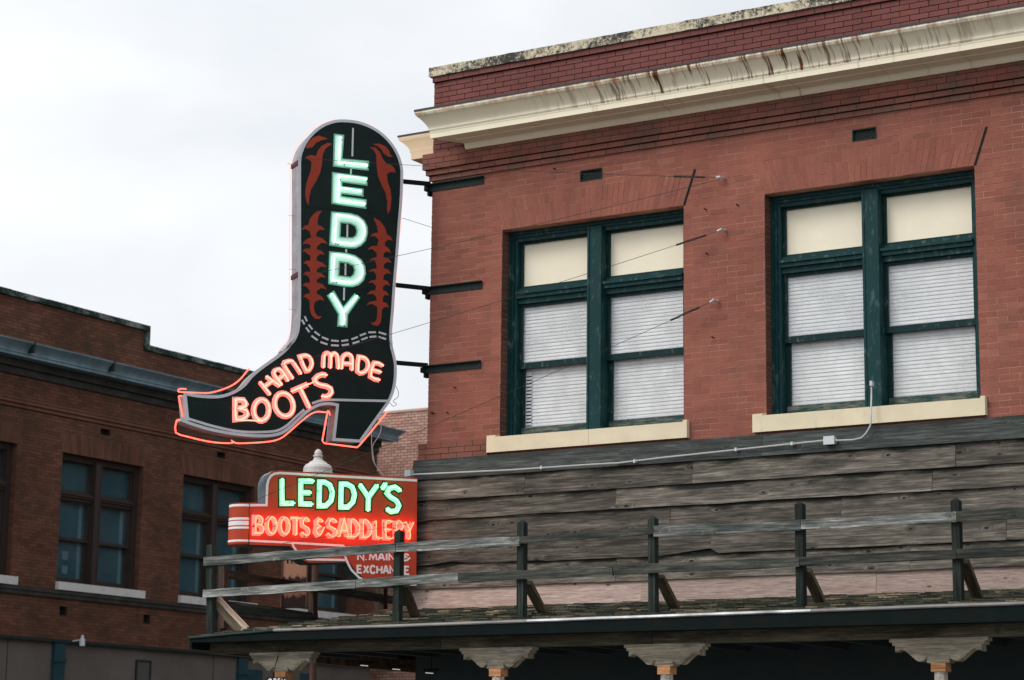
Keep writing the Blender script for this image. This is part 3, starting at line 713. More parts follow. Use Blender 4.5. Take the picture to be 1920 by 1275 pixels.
# ------------------------------------------------------------------ weathered board cladding
ZR = [5.172, 4.945, 4.705, 4.480, 4.225, 3.955, 3.700, 3.44]
s8 = 570/1468
jn = [[-.135, 2.577, 4.285, 7.9, XR], [-.13, 1.382, 3.47, 6.4, 9.0, XR], [-.13, 2.541, 6.15, XR], [-.13, 3.2, 5.165, 8.3, XR], [-.135, 3.687, 6.9, XR], [-.13, 2.544, 5.9, XR], [-.135, 2.85, 5.534, 8.9, XR]]
for r_ in range(7):
    zt_, zb_ = ZR[r_], ZR[r_+1]
    for k in range(len(jn[r_])-1):
        x0, x1 = jn[r_][k], jn[r_][k+1]-.004
        mb = MB(); n = max(6, int((x1-x0)/.09)); cx = (x0+x1)/2; sd_ = random.random()*50
        off = random.uniform(-.004, .004)
        for i in range(n+1):
            x = x0+(x1-x0)*i/n
            wv = noise.noise(V((x*1.3+sd_, r_, 0)))*.009+noise.noise(V((x*6+sd_, r_, 3)))*.003
            if r_ in (0,): wv *= .3
            if r_ == 4 and x < 1.6: wv += .035*math.exp(-((x-.45)/.22)**2)+.01
            if r_ == 4 and 3.1 < x < 3.69: wv += .05*(x-3.1)/.59
            yb = -.118-.010*noise.noise(V((x*1.1+sd_, 9, 1))); yt = -.080-.006*noise.noise(V((x*1.3+sd_, 5, 1)))
            tz = zt_+.035 if r_ else zt_
            mb.v += [(x-cx, yb+off, zb_-.004+wv-zt_), (x-cx, yt+off, tz-zt_), (x-cx, yt+.024+off, tz-zt_), (x-cx, yb+.024+off, zb_-.004+wv-zt_)]
        for i in range(n):
            for j in range(4): mb.f.append((i*4+j, i*4+(j+1) % 4, i*4+4+(j+1) % 4, i*4+4+j)); mb.m.append(0)
        mb.f.append((3, 2, 1, 0)); mb.f.append((n*4, n*4+1, n*4+2, n*4+3)); mb.m += [0, 0]
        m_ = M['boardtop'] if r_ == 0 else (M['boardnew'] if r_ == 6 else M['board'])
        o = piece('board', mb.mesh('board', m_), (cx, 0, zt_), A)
        if r_ == 6: o['label'] = 'fresh pinkish pine board at the foot of the cladding'
mb = MB(); mb.box(-.10, XR, -.075, .0, 3.3, 5.165); mb.build('board_backing', M['darkwood'], A)
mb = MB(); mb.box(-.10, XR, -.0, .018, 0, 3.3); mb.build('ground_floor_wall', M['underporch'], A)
# side cladding
mb = MB(); mb.box(-.10, -.005, .0, 8., 3.3, 5.165); mb.build('side_cladding', M['board'], A)

# ================================================================== BUILDING B
B = thing('brick_building', 'dark brown brick building across the side street with slate blue cornice and stepped parapet', 'building', (XB, 12, 0))
Y0, Y1 = -4., 22.63
WB = [(1.8, 4.25), (5.55, 8.0), (8.08, 10.53), (11.80, 14.235), (15.52, 17.965), (19.25, 21.69)]
WB = [(8.08-7.46, 10.53-7.46), (8.08-3.73, 10.53-3.73), (8.08, 10.53), (11.80, 14.235), (15.52, 17.965), (19.25, 21.69)]
BZ0, BZ1 = 5.29, 7.872
BV = [(12.87, 13.16, 8.375, 8.495), (9.15, 9.44, 8.375, 8.495), (16.6, 16.89, 8.375, 8.495), (11.935, 12.145, 4.64, 4.815), (14.43, 14.64, 4.64, 4.815), (16.95, 17.15, 4.64, 4.815), (9.4, 9.6, 4.64, 4.815)]
mb = MB(); mb.prism([[(Y0, 4.15), (Y1, 4.15), (Y1, 10.32), (14.12, 10.32), (14.12, 10.74), (Y0, 10.74)]]+[[(a, BZ0), (b, BZ0), (b, BZ1), (a, BZ1)] for a, b in WB]+[[(a, c), (b, c), (b, d), (a, d)] for a, b, c, d in BV], -.2, -.006, FB); mb.build('wall', M['mortarB'], B)
mb = MB(); mb.box(XB-14, XB-1.2, Y0, Y1, 0, 10.0); mb.box(XB-1.2, XB-.21, Y1-.3, Y1, 0, 10.0); mb.build('rear_walls', M['shell'], B)
def cutB(z):
    r_ = []
    for a, b in WB:
        if z > BZ1:
            k = (z-BZ1)/.40
            r_.append((a-.10*k, b+.10*k) if z < BZ1+.4 else (99, 99.1))
        elif z > BZ0: r_.append((a, b))
        else: r_.append((99, 99.1))
    for a, b, c, d in BV: r_.append((a, b) if c < z < d else (99, 99.1))
    return r_
sol = brick_solids(lay(Y0, Y1, 4.16, 8.57, .0652, .2135, .008, cutB), FB, .012, 0., .002)
sol += brick_solids(lay(Y0, Y1, 8.74, 10.32, .0652, .2135, .008), FB, .012, 0., .002)
sol += brick_solids(lay(Y0, 14.10, 10.32, 10.74, .0652, .2135, .008), FB, .012, 0., .002)
for a, b in WB:
    n = 36
    for i in range(n):
        def U(k, z):
            t = (z-BZ1)/.4; return (a-.1*t)+(b-a+.2*t)*k/n
        q = [(U(i, BZ1)+.003, BZ1), (U(i+1, BZ1)-.003, BZ1), (U(i+1, BZ1+.4)-.003, BZ1+.396), (U(i, BZ1+.4)+.003, BZ1+.396)]
        sol += brick_solids([q], FB, .012, 0., .002)
place_bricks(sol, M['brickB'], B, 'brick', limit=0)
for k, (za, zb, pr_) in enumerate(((8.575, 8.65, .03), (8.652, 8.72, .06), (8.722, 8.79, .04))):
    mb = MB(); mb.prism([[(Y0, za+.012), (Y1+pr_, za+.012), (Y1+pr_, zb), (Y0, zb)]], -.1, pr_, FB); mb.build('band_course', M['brickB'], B)
# ledge under sills
for za, zb, pr_ in ((5.05, 5.11, .07), (4.97, 5.05, .045)):
    mb = MB(); mb.prism([[(Y0, za), (Y1, za), (Y1, zb), (Y0, zb)]], -.01, pr_, FB); mb.build('ledge', M['bedB'], B)
profB = [(.0, 9.83), (.50, 9.80), (.50, 9.78)]+[(.49-.13*math.sin(i/6*math.pi/2), 9.77-.16*i/6) for i in range(7)]+[(.38, 9.575), (.36, 9.57), (.36, 9.515), (.10, 9.51), (.0, 9.51)]
FBm = lambda u, z, t: FB(u, z, t)
mb = MB(); R = []; n = 30
for i in range(n+1):
    for b, z in profB:
        e = Y1+b; R.append(FB(Y0+(e-Y0)*i/n, z, b))
k = len(profB); mb.v = [tuple(p) for p in R]
for i in range(n):
    for j in range(k-1): mb.f.append((i*k+j, i*k+j+1, (i+1)*k+j+1, (i+1)*k+j)); mb.m.append(0)
mb.f.append(tuple(n*k+j for j in range(k))); mb.m.append(0)
mb.build('cornice', M['corniceB'], B)
for yy in (10.3, 12.6, 16.2):
    mb = MB(); mb.prism([[(yy, 9.6), (yy+.05, 9.6), (yy+.07, 9.80), (yy+.02, 9.80)]], .37, .507, FB); mb.build('cornice_seam', M['iron'], B)
mb = MB()
for za, zb, pr_ in ((9.36, 9.505, .12), (9.22, 9.355, .05)): mb.prism([[(Y0, za), (Y1, za), (Y1, zb), (Y0, zb)]], -.01, pr_, FB)
mb.build('bed_moulding', M['bedB'], B)
y = Y0
while y < 14.1:
    e = min(y+random.uniform(.9, 1.5), 14.2); mb = MB(); mb.prism([[(y, 10.745), (e-.008, 10.745), (e-.008, 10.86+random.uniform(-.008, .008)), (y, 10.86)]], -.4, .06, FB); mb.build('coping_stone', M['copingB'], B); y = e
mb = MB(); mb.prism([[(14.06, 10.45), (14.2, 10.45), (14.2, 10.743), (14.06, 10.743)]], -.4, .055, FB); mb.build('coping_stone', M['copingB'], B)
y = 14.06
while y < Y1:
    e = min(y+random.uniform(.9, 1.5), Y1+.04); mb = MB(); mb.prism([[(y, 10.325), (e-.008, 10.325), (e-.008, 10.448+random.uniform(-.008, .006)), (y, 10.448)]], -.4, .06, FB); mb.build('coping_stone', M['copingB'], B); y = e
mb = MB(); mb.prism([[(Y0, 10.25), (14.04, 10.25), (14.04, 10.2), (Y0, 10.2)]], -.01, .02, FB)
for wi, (a, b) in enumerate(WB):
    fr, rc = window(FB, a, b, BZ0, BZ1, B, (M['brownB'], M['brownB'], M['glassB'], M['brownB']), False, reveal=.16)
    mb = MB(); mb.prism([[(a-.1, BZ0-.2), (b+.6, BZ0-.2), (b+.6, BZ1+.1), (a-.1, BZ1+.1)]], -.36, -.34, FB); mb.build('drawn_curtain', M['roomB'], B)
    for p, q, zm, zt, z0 in rc:
        mb = MB(); mb.prism([[(q-.20, z0+.1), (q-.10, z0+.1), (q-.10, zt), (q-.20, zt)]], -.335, -.33, FB); mb.build('curtain_edge', M['curtain'], B)
    m0 = (a+b)/2
    for p, q in ((a-.02, m0-.004), (m0+.004, b+.13)):
        mb = MB(); mb.prism([[(p, 5.13), (q, 5.13), (q, 5.287), (p, 5.287)]], -.15, .085, FB); mb.build('sill_stone', M['whitesill'], B)
    reveal_bricks(FB, a, 1, BZ0, BZ1, .16, M['brickB'], B); reveal_bricks(FB, b, -1, BZ0, BZ1, .16, M['brickB'], B)
mb = MB()
for (u, z, h) in ((12.28, 5.50, .16), (12.28, 5.78, .17)): mb.prism([[(u, z), (u+.17, z), (u+.17, z+h), (u, z+h)]], -.335, -.33, FB)
mb.build('paper_in_window', M['curtain'], B)
for a, b, c, d in BV:
    mb = MB(); mb.prism([[(a, c), (b, c), (b, d), (a, d)]], -.14, -.10, FB); mb.build('vent', M['room'], B)
# shopfront
mb = MB(); mb.prism([[(Y0, 0), (Y1, 0), (Y1, 4.10), (Y0, 4.10)]], -.2, -.05, FB); mb.build('shopfront_wall', M['stucco'], B)
mb = MB(); mb.prism([[(Y0, 4.10), (Y1, 4.10), (Y1, 4.16), (Y0, 4.16)]], -.2, .05, FB); mb.build('shopfront_beam', M['iron'], B)
for y in (7.9, 11.83, 17.6): 
    mb = MB(); mb.prism([[(y, 0), (y+.30, 0), (y+.30, 4.098), (y, 4.098)]], -.06, .03, FB); f = mb.build('shopfront_pillar', M['tealpaint'], B)
    mb = MB(); mb.prism([[(y-.03, 3.72), (y+.33, 3.72), (y+.33, 3.80), (y-.03, 3.80)]], .031, .05, FB); mb.build('collar', M['tealpaint'], f)
for y in (14.3, ):
    mb = MB(); mb.prism([[(y, 2.0), (y+.47, 2.0), (y+.47, 3.88), (y, 3.88)], [(y+.04, 2.04), (y+.43, 2.04), (y+.43, 3.85), (y+.04, 3.85)]], -.05, -.02, FB); f = mb.build('panel_frame', M['iron'], B)
    mb = MB(); mb.prism([[(y+.04, 2.04), (y+.43, 2.04), (y+.43, 3.85), (y+.04, 3.85)]], -.05, -.04, FB); mb.build('panel', M['stuccopanel'], f)
for y in (10.6, 16.8):
    mb = MB(); mb.prism([[(y, 0), (y+.018, 0), (y+.018, 4.09), (y, 4.09)]], -.055, -.046, FB); mb.build('stucco_joint', M['iron'], B)
for y in (17.95, 18.9, 19.9):
    mb = MB(); mb.prism([[(y, 1.6), (y+.55, 1.6), (y+.55, 3.85), (y, 3.85)]], -.05, -.03, FB); mb.build('shop_window', M['tealpaint'], B)
# small flood lamp on a bracket
fl = thing('flood_lamp', 'tiny white cylindrical lamp fixed to the shopfront beam of the dark brick building', 'lamp', FB(12.39, 4.15, .2))
mb = MB(); c_ = FB(12.39, 4.05, .22); mb.lathe(c_, [(0, 0), (.055, 0), (.055, .13), (.04, .14), (.03, .15), (.03, .21), (0, .215)], 10); mb.build('lamp_head', M['galvbox'], fl)
mb = MB(); mb.tube([FB(12.30, 4.14, .05), FB(12.37, 4.17, .22)], .012, 5); mb.build('bracket', M['galvbox'], fl)

# ================================================================== BUILDING C
Cb = thing('brick_building', 'pale pinkish brick building glimpsed between the boot sign and the corner', 'building', (-12, 24, 0))
FC = lambda u, z, t: V((u, 24-t, z))
mb = MB(); mb.prism([[(-26, 0), (14, 0), (14, 10.44), (-26, 10.44)]], -6, -.008, FC); mb.build('wall', M['mortarC'], Cb)  # unseen right-hand run added to keep sky out of the opposite window reflections
sol = brick_solids(lay(-19.5, -12.5, 3., 10.44, .0722, .195, .014), FC, .012, 0., .003)
place_bricks(sol, M['brickC'], Cb, 'brick', limit=300)
mb = MB(); mb.prism([[(-26, 10.441), (14, 10.441), (14, 10.50), (-12, 10.52), (-16.3, 10.5), (-26, 10.47)]], -.4, .03, FC); mb.build('coping', M['brickC'], Cb)

# ================================================================== PORCH
P = thing('porch', 'wooden shingled porch roof on carved bracket posts wrapping the brick corner', 'porch', (3, -2.6, 0))
YE = -2.8
def ez(x):      # sagging eave height
    if x < .06: return 3.02+(x+1.04)/1.10*.052
    return 3.072+.047*min(x/7.8, 1.2)
def rz(x, y):   # roof surface
    if x >= -.1:
        e = ez(x); return e+(3.465-e)*(y-YE)/(-.1-YE)
    # hip corner
    tx = (x+1.04)/.94; ty = (y-YE)/2.7; e = ez(x)
    return min(e+(3.465-e)*ty, 3.02+(3.465-3.02)*tx)
def side_x(y): return -1.04-.116*(y-YE)
# roof deck
mb = MB(); n = 14
for i in range(n):
    xa = -.1+(XR+.1)*i/n; xb = -.1+(XR+.1)*(i+1)/n
    mb.hexa([(xa, YE, ez(xa)-.03), (xb, YE, ez(xb)-.03), (xb, -.1, 3.43), (xa, -.1, 3.43)], [(xa, YE, ez(xa)-.005), (xb, YE, ez(xb)-.005), (xb, -.1, 3.46), (xa, -.1, 3.46)])
mb.hexa([(-1.04, YE, 2.99), (-.1, YE, ez(-.1)-.03), (-.1, -.1, 3.43), (-.1, -.1, 3.43)], [(-1.04, YE, 3.015), (-.1, YE, ez(-.1)-.005), (-.1, -.1, 3.455), (-.1, -.1, 3.455)])
mb.hexa([(-1.04, YE, 2.99), (-.1, -.1, 3.43), (-.1, 7, 3.43), (side_x(7), 7, 2.99)], [(-1.04, YE, 3.015), (-.1, -.1, 3.455), (-.1, 7, 3.455), (side_x(7), 7, 3.015)])
mb.build('roof_deck', M['darkwood'], P)
# shingles
sh = []
ny = 17; exp = 2.66/ny
for r_ in range(ny):
    y_ = YE+.02+r_*exp; x = -1.1 if r_ == 0 else -1.1+random.random()*.1
    while x < XR:
        wd = random.uniform(.10, .24); x1 = x+wd-.006
        k = (y_-YE)/2.7; lim = -1.04+.94*k
        if x > lim-.02:
            j = random.uniform(-.02, .02); th = random.uniform(.008, .018); za = rz(max(x, -.1), y_); yb = min(y_+exp*1.5, -.1); zb = rz(max(x, -.1), yb)
            if x < -.1: za = ez(x)+(3.465-ez(x))*(y_-YE)/2.7; zb = ez(x)+(3.465-ez(x))*(yb-YE)/2.7
            tilt = random.uniform(0, .006)
            a_ = [V((x, y_+j, za+.002)), V((x1, y_+j, za+.002)), V((x1, yb, zb-.002)), V((x, yb, zb-.002))]
            b_ = [V((x, y_+j, za+th+.006+tilt)), V((x1, y_+j, za+th+.006)), V((x1, yb, zb+.004)), V((x, yb, zb+.004))]
            sh.append((a_, b_))
        x += wd
place_bricks(sh, M['shingle'], P, 'shingle', limit=300, rest='shingle_rows')
# side slope shingles
sh = []
for r_ in range(6):
    for k in range(48):
        ya = YE+.1+k*.2; t0 = r_/6; t1 = (r_+1.3)/6; xa = side_x(ya)*(1-t0)-.1*t0; xb = side_x(ya)*(1-min(t1, 1))-.1*min(t1, 1)
        if ya < YE+2.7*t1: continue
        z0_ = 3.02+.44*t0; z1_ = 3.02+.44*min(t1, 1); th = random.uniform(.012, .022)
        sh.append(([V((xa, ya, z0_)), V((xa, ya+.19, z0_)), V((xb, ya+.19, z1_)), V((xb, ya, z1_))], [V((xa, ya, z0_+th)), V((xa, ya+.19, z0_+th)), V((xb, ya+.19, z1_+.004)), V((xb, ya, z1_+.004))]))
place_bricks(sh, M['shingle'], P, 'shingle', limit=0, rest='side_shingles')
# drip edge and fascia
def edge_run(name, m, pts, dy0, dy1, dz0, dz1):
    mb = MB()
    for (xa, xb) in zip(pts[:-1], pts[1:]):
        mb.hexa([(xa, YE+dy0, ez(xa)+dz0), (xb, YE+dy0, ez(xb)+dz0), (xb, YE+dy1, ez(xb)+dz0), (xa, YE+dy1, ez(xa)+dz0)],
                [(xa, YE+dy0, ez(xa)+dz1), (xb, YE+dy0, ez(xb)+dz1), (xb, YE+dy1+.02, ez(xb)+dz1+.012), (xa, YE+dy1+.02, ez(xa)+dz1+.012)])
    return mb.build(name, m, P)
cuts = [-1.06, .06, 3.1, 6.05, 9., XR]
for a, b in zip(cuts[:-1], cuts[1:]):
    mb = MB(); n = 8
    for i in range(n):
        xa = a+.002+(b-a-.004)*i/n; xb = a+.002+(b-a-.004)*(i+1)/n
        ja = noise.noise(V((xa*3, 0, 0)))*.003; jb = noise.noise(V((xb*3, 0, 0)))*.003
        # face tipped up towards the sky
        mb.hexa([(xa, YE-.040, ez(xa)-.007+ja), (xb, YE-.040, ez(xb)-.007+jb), (xb, YE-.03, ez(xb)-.018+jb), (xa, YE-.03, ez(xa)-.018+ja)],
                [(xa, YE-.030, ez(xa)+.012+ja), (xb, YE-.030, ez(xb)+.012+jb), (xb, YE+.03, ez(xb)+.014+jb), (xa, YE+.03, ez(xa)+.014+ja)])
    o = mb.build('drip_edge', M['iron'] if a < 0 else (M['gutterdull'] if (a < 1 or a > 5) else M['gutter']), P)
mb = MB(); n = 12
for i in range(n):
    xa = -1.03+(XR+1.03)*i/n; xb = -1.03+(XR+1.03)*(i+1)/n
    mb.hexa([(xa, YE-.02, 2.968), (xb, YE-.02, 2.968), (xb, YE+.02, 2.968), (xa, YE+.02, 2.968)], [(xa, YE-.02, ez(xa)-.024), (xb, YE-.02, ez(xb)-.024), (xb, YE+.02, ez(xb)-.024), (xa, YE+.02, ez(xa)-.024)])
mb.build('fascia', M['darkwood'], P)
mb = MB(); mb.box(-1.03, XR, YE+.02, -2.54, 2.975, 2.985); mb.build('soffit', M['darkwood'], P)
for k, (xa, z_) in enumerate(((-1.2, 2.80), (-1.08, 2.84))): pass
mb = MB(); mb.hexa([(-1.06, YE-.0, 2.90), (-1.03, YE, 2.90), (side_x(7)+.03, 7, 2.90), (side_x(7), 7, 2.90)], [(-1.06, YE, 3.01), (-1.03, YE, 3.01), (side_x(7)+.03, 7, 3.01), (side_x(7), 7, 3.01)]); mb.build('side_fascia', M['darkwood'], P)
# beams (two lengths)
for a, b in ((-1.035, 1.9), (1.905, 4.28), (4.285, 8.4), (8.405, XR)):
    mb = MB(); L2 = (b-a)/2; mb.box(-L2, L2, -.05, .05, -.07, .07)
    piece('beam', mb.mesh('beam', M['beam']), ((a+b)/2, -2.45, 2.935), P)
mb = MB(); mb.hexa([(-1.035, -2.4, 2.865), (-.935, -2.4, 2.865), (-1.6, 5, 2.865), (-1.7, 5, 2.865)], [(-1.035, -2.4, 3.005), (-.935, -2.4, 3.005), (-1.6, 5, 3.005), (-1.7, 5, 3.005)]); mb.build('side_beam', M['beam'], P)
# ceiling boards
mb = MB()
mb.box(-.95, XR, -2.4, .0, 3.0, 3.012)
for i in range(22): mb.box(-.95+i*.55, -.87+i*.55, -2.39, -.01, 2.93, 2.999)
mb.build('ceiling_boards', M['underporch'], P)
# posts with carved brackets
CAPH = [(-580, 0), (-580, 40), (-545, 40), (-545, 78), (-510, 78), (-510, 150), (-470, 125), (-430, 120), (-380, 145), (-320, 190), (-260, 240), (-235, 252), (-210, 255), (-170, 245), (-138, 215), (-130, 270)]
caps = [-.061, 2.565, 4.42, 7.108]
for ci, cx in enumerate(caps+[9.6]):
    sc = (.415, .42, .425, .45, .45)[ci]/580
    half = [(x*sc, 2.864-y_*sc*1.03) for x, y_ in CAPH]; loop = half+[(-x, z_) for x, z_ in reversed(half)]
    mb = MB(); mb.prism([loop], -.06, .06, lambda u, z_, t: V((u, -t, z_-2.864)))
    br = piece('carved_bracket', mb.mesh('carved_bracket', M['carved']), (cx, -2.47, 2.864), P)
    # raised border bead on the face
    mb = MB(); inner = [(x*.94, (z_-2.864)*.90-.004) for x, z_ in loop]
    mb.strip(inner[3:-3], .008, .0, .0, lambda u, z_, t: V((0, 0, 0))) if 0 else None
    pts = [V((p[0]+cx, -2.533, p[1]+2.864)) for p in inner[5:-5]]; mb.tube(pts, .0035, 4)
    mb.build('bead', M['carved'], P)
    zc = 2.864-270*sc*1.03
    mb = MB(); s_ = .067; mb.box(-s_, s_, -s_, s_, -.075, 0); piece('post_block', mb.mesh('post_block', M['capblock']), (cx, -2.47, zc-.001), P)
    mb = MB(); mb.lathe((0, 0, 0), [(0, 0), (.062, 0), (.062, -.4), (.055, -.5), (.055, -zc+.14+.09)], 8); piece('porch_post', mb.mesh('porch_post', M['postpaint']), (cx, -2.47, zc-.077), P)
# fluorescent battens under the porch ceiling
for k, (px, py) in enumerate(((683, 1248), (743, 1255), (805, 1262))):
    tl = thing('tube_light', ['dim tube light under the porch ceiling, leftmost of three', 'tube light under the porch ceiling, middle of three', 'tube light under the porch ceiling, rightmost of three'][k], 'light', onY(px, py, -.5), 'tube lights under the porch ceiling')
    c_ = onY(px, py, -.5); mb = MB(); mb.tube([c_+V((-.05, .0, .004)), c_+V((.05, 0, -.004))], .005, 6); mb.build('tube', M['tubewarm'], tl)
    mb = MB(); mb.box(c_.x-.09, c_.x+.09, c_.y+.02, c_.y+.05, c_.z+.02, c_.z+.05); mb.build('housing', M['irondark'], tl)
    mb = MB(); mb.tube([c_+V((0, .035, .05)), V((c_.x, c_.y+.035, 3.0))], .006, 5); mb.build('stem', M['irondark'], tl)

# ------------------------------------------------------------------ railing
RL = thing('wooden_railing', 'weathered two rail wooden railing standing along the front edge of the porch roof', 'railing', (3, -2.42, 3.15))
for x, zt_ in ((1.29, 4.065), (2.765, 4.09), (4.225, 4.055), (5.75, 4.115), (7.25, 4.068), (8.8, 4.09)):
    m_ = M['post']
    beam('post', (x+.004, -2.38, 3.10), (x, -2.38, zt_), .075, .08, m_, RL, up_=V((0, 1, 0)), jit=.004, seg=6, point=True)
lp0 = onY(397, 1182, -2.38); lp1 = onY(397, 1022, -2.38)
beam('post', lp0-V((0, 0, .05)), lp1, .085, .085, M['post'], RL, up_=V((0, 1, 0)), jit=.006, seg=6)
def rail(p, q, m_, h=.085, Y_=-2.445, w=.035): beam('rail', onY(p[0], p[1], Y_), onY(q[0], q[1], Y_), w, h, m_, RL, jit=.010, seg=16)
rail((383, 1053), (743, 1027), M['rail'], .092); rail((744, 1026.5), (975, 1014.5), M['rail'], .088)
rail((976, 1013), (1226, 995), M['raildark'], .062); rail((1227, 997), (1502, 984.5), M['rail'], .10); rail((1503, 984), (1794, 969.5), M['rail'], .088); rail((1795, 969), (2040, 955), M['raildark'], .095)
rail((382, 1113), (668, 1095), M['rail'], .085); rail((669, 1094.5), (860, 1082), M['rail'], .088); rail((861, 1083), (1150, 1070), M['raildark'], .09); rail((1151, 1069), (1500, 1053.5), M['raildark'], .088); rail((1501, 1053), (1794, 1039), M['raildark'], .08); rail((1795, 1038.5), (2040, 1030), M['raildark'], .085)
for (px, py, qx, qy) in ((757, 1096, 780, 1150), (988, 1092, 1020, 1146), (1235, 1080, 1267, 1140), (1511, 1068, 1541, 1124), (1806, 1052, 1834, 1116)):
    a_ = onY(px, py, -2.33); b_ = onY(qx, qy, -1.75); b_.z = rz(b_.x, -1.75)
    # keep it on the roof surface
    beam('brace', a_, b_, .04, .10, M['brace'], RL, up_=V((1, 0, 0)), jit=.004, seg=5)
a_ = onY(404, 1122, -2.33); b_ = onY(461, 1182, -2.28); beam('brace', a_, b_, .03, .10, M['bracelight'], RL, up_=V((1, 0, 0)), jit=.003, seg=5, label='pale new brace at the left corner post'); beam('brace', a_+V((-.03, -.02, -.03)), b_+V((-.07, 0, 0)), .03, .09, M['brace'], RL, up_=V((1, 0, 0)), jit=.003, seg=5)
# side-street railing
SR = thing('wooden_railing', 'brown wooden railing along the side street edge of the porch roof, behind the lower sign', 'railing', (-1.1, -1.5, 3.1))
sn = V((.993, .115, 0)); so_ = V((-1.3, -2.1, 0))
def sp_(x, y): return onP(x, y, so_, sn)
for (px, ya, yb, m_) in ((419, 1062, 1178, M['brace']), (586, 1106, 1157, M['sidewood']), (718, 1098, 1142, M['sidewood'])):
    beam('post', sp_(px, yb), sp_(px, ya), .08, .08, M['sidewood'] if px > 420 else M['sidewood'], SR, up_=V((0, 1, 0)), jit=.004, seg=5)
beam('rail', sp_(421, 1076), sp_(600, 1104), .035, .085, M['sidewood'], SR, jit=.006, seg=8); beam('rail', sp_(601, 1104), sp_(775, 1131), .035, .10, M['raildark'], SR, jit=.006, seg=8)
beam('rail', sp_(421, 1135), sp_(594, 1158), .035, .10, M['raildark'], SR, jit=.008, seg=8)

# ================================================================== SIGN helpers
class SignPlane:
    def __init__(s, heading, origin, off):
        h = math.radians(heading); s.R = V((math.sin(h), math.cos(h), 0)); s.N = V((math.cos(h), -math.sin(h), 0)); s.O = V(origin)+s.N*off
    def uv(s, x, y, off=0.):
        p = onP(x, y, s.O+s.N*off, s.N)-s.O; return (p.dot(s.R), p.z)
    def F(s, u, v, t): return s.O+s.R*u+V((0, 0, v))+s.N*t
def smooth(pts, n=5, closed=False):
    P_ = [V(p) for p in pts]; k = len(P_); out_ = []
    rng = range(k if closed else k-1)
    for i in rng:
        p0 = P_[i-1] if (i > 0 or closed) else P_[0]; p1 = P_[i]; p2 = P_[(i+1) % k]; p3 = P_[(i+2) % k] if (i+2 < k or closed) else P_[-1]
        for j in range(n):
            t = j/n; out_.append(.5*((2*p1)+(-p0+p2)*t+(2*p0-5*p1+4*p2-p3)*t*t+(-p0+3*p1-3*p2+p3)*t**3))
    if not closed: out_.append(P_[-1])
    return [tuple(p) for p in out_]
def zm(org, sc): return lambda pts: [(org[0]+x*sc, org[1]+y*sc) for x, y in pts]

# ================================================================== BOOT SIGN
K = SignPlane(33, (0, 0, 0), .13); TH = .26
BS = thing('boot_shaped_sign', 'tall black cowboy boot shaped neon sign hanging off the brick corner', 'sign', (-.9, -1.4, 4.6))
Z1 = zm((520, 210), 300/850); Z2 = zm((310, 630), 500/1920); Z6 = zm((480, 660), 280/1920)
right_ = smooth(Z1([(118, 290), (122, 230), (148, 165), (190, 112), (240, 74), (300, 51), (360, 47), (430, 56), (500, 82), (560, 122), (610, 177), (642, 235), (659, 295), (661, 360), (656, 480), (646, 600), (635, 750), (622, 900), (612, 1050), (605, 1130), (602, 1200), (612, 1275)]), 3)[:-1]
heel = smooth(Z2([(1622, 60), (1641, 130), (1655, 200), (1656, 270), (1650, 340), (1632, 415), (1600, 482)]), 3)
heel += Z2([(1402, 757), (1213, 745), (1240, 497)])
inst = smooth(Z2([(1236, 496), (1180, 487), (1120, 492), (1060, 517), (1005, 555), (950, 608), (890, 662), (830, 700), (740, 718), (600, 715), (480, 702), (330, 674), (200, 636), (120, 606)]), 3)[1:]
toe = Z2([(124, 590), (160, 597), (142, 420)])
top_ = smooth(Z2([(146, 416), (220, 430), (300, 437), (380, 437), (450, 422), (520, 390), (575, 348), (620, 292), (690, 232), (760, 182), (830, 132), (880, 85), (915, 35)]), 3)
shaft = smooth(Z1([(40, 1262), (85, 1215), (108, 1165), (116, 1090), (118, 1000), (118, 760), (118, 500)]), 3)
outpx = right_+heel+inst+toe+top_+shaft
outline = [K.uv(*p) for p in outpx]
mb = MB(); mb.prism([outline], -TH, 0, K.F, 0, 1)
mb.build('sign_body', [M['signblack'], M['signside']], BS)
mb = MB()
ins = []
mb.strip(outline, .034, .0005, .003, K.F, closed=True); mb.build('silver_border', M['signsilver'], BS)
def pstrip(name, px, wpx, m_, par, t0=.0005, t1=.003, Pn=None, closed=False, org=None):
    Pn = Pn or K; mb = MB(); mb.strip([Pn.uv(*p) for p in px], wpx/160., t0, t1, Pn.F, closed); return mb.build(name, m_, par)
pstrip('welt_line', smooth(Z2([(165, 596), (250, 622), (330, 646), (480, 680), (600, 692), (740, 690), (815, 678), (880, 640), (940, 582), (1000, 530)]), 3), 4.4, M['signsilver'], BS, t0=.0032, t1=.005)
pstrip('welt_line', smooth(Z2([(1055, 486), (1120, 465), (1200, 460), (1400, 464), (1600, 468)]), 3), 4.4, M['signsilver'], BS, t0=.0032, t1=.005)
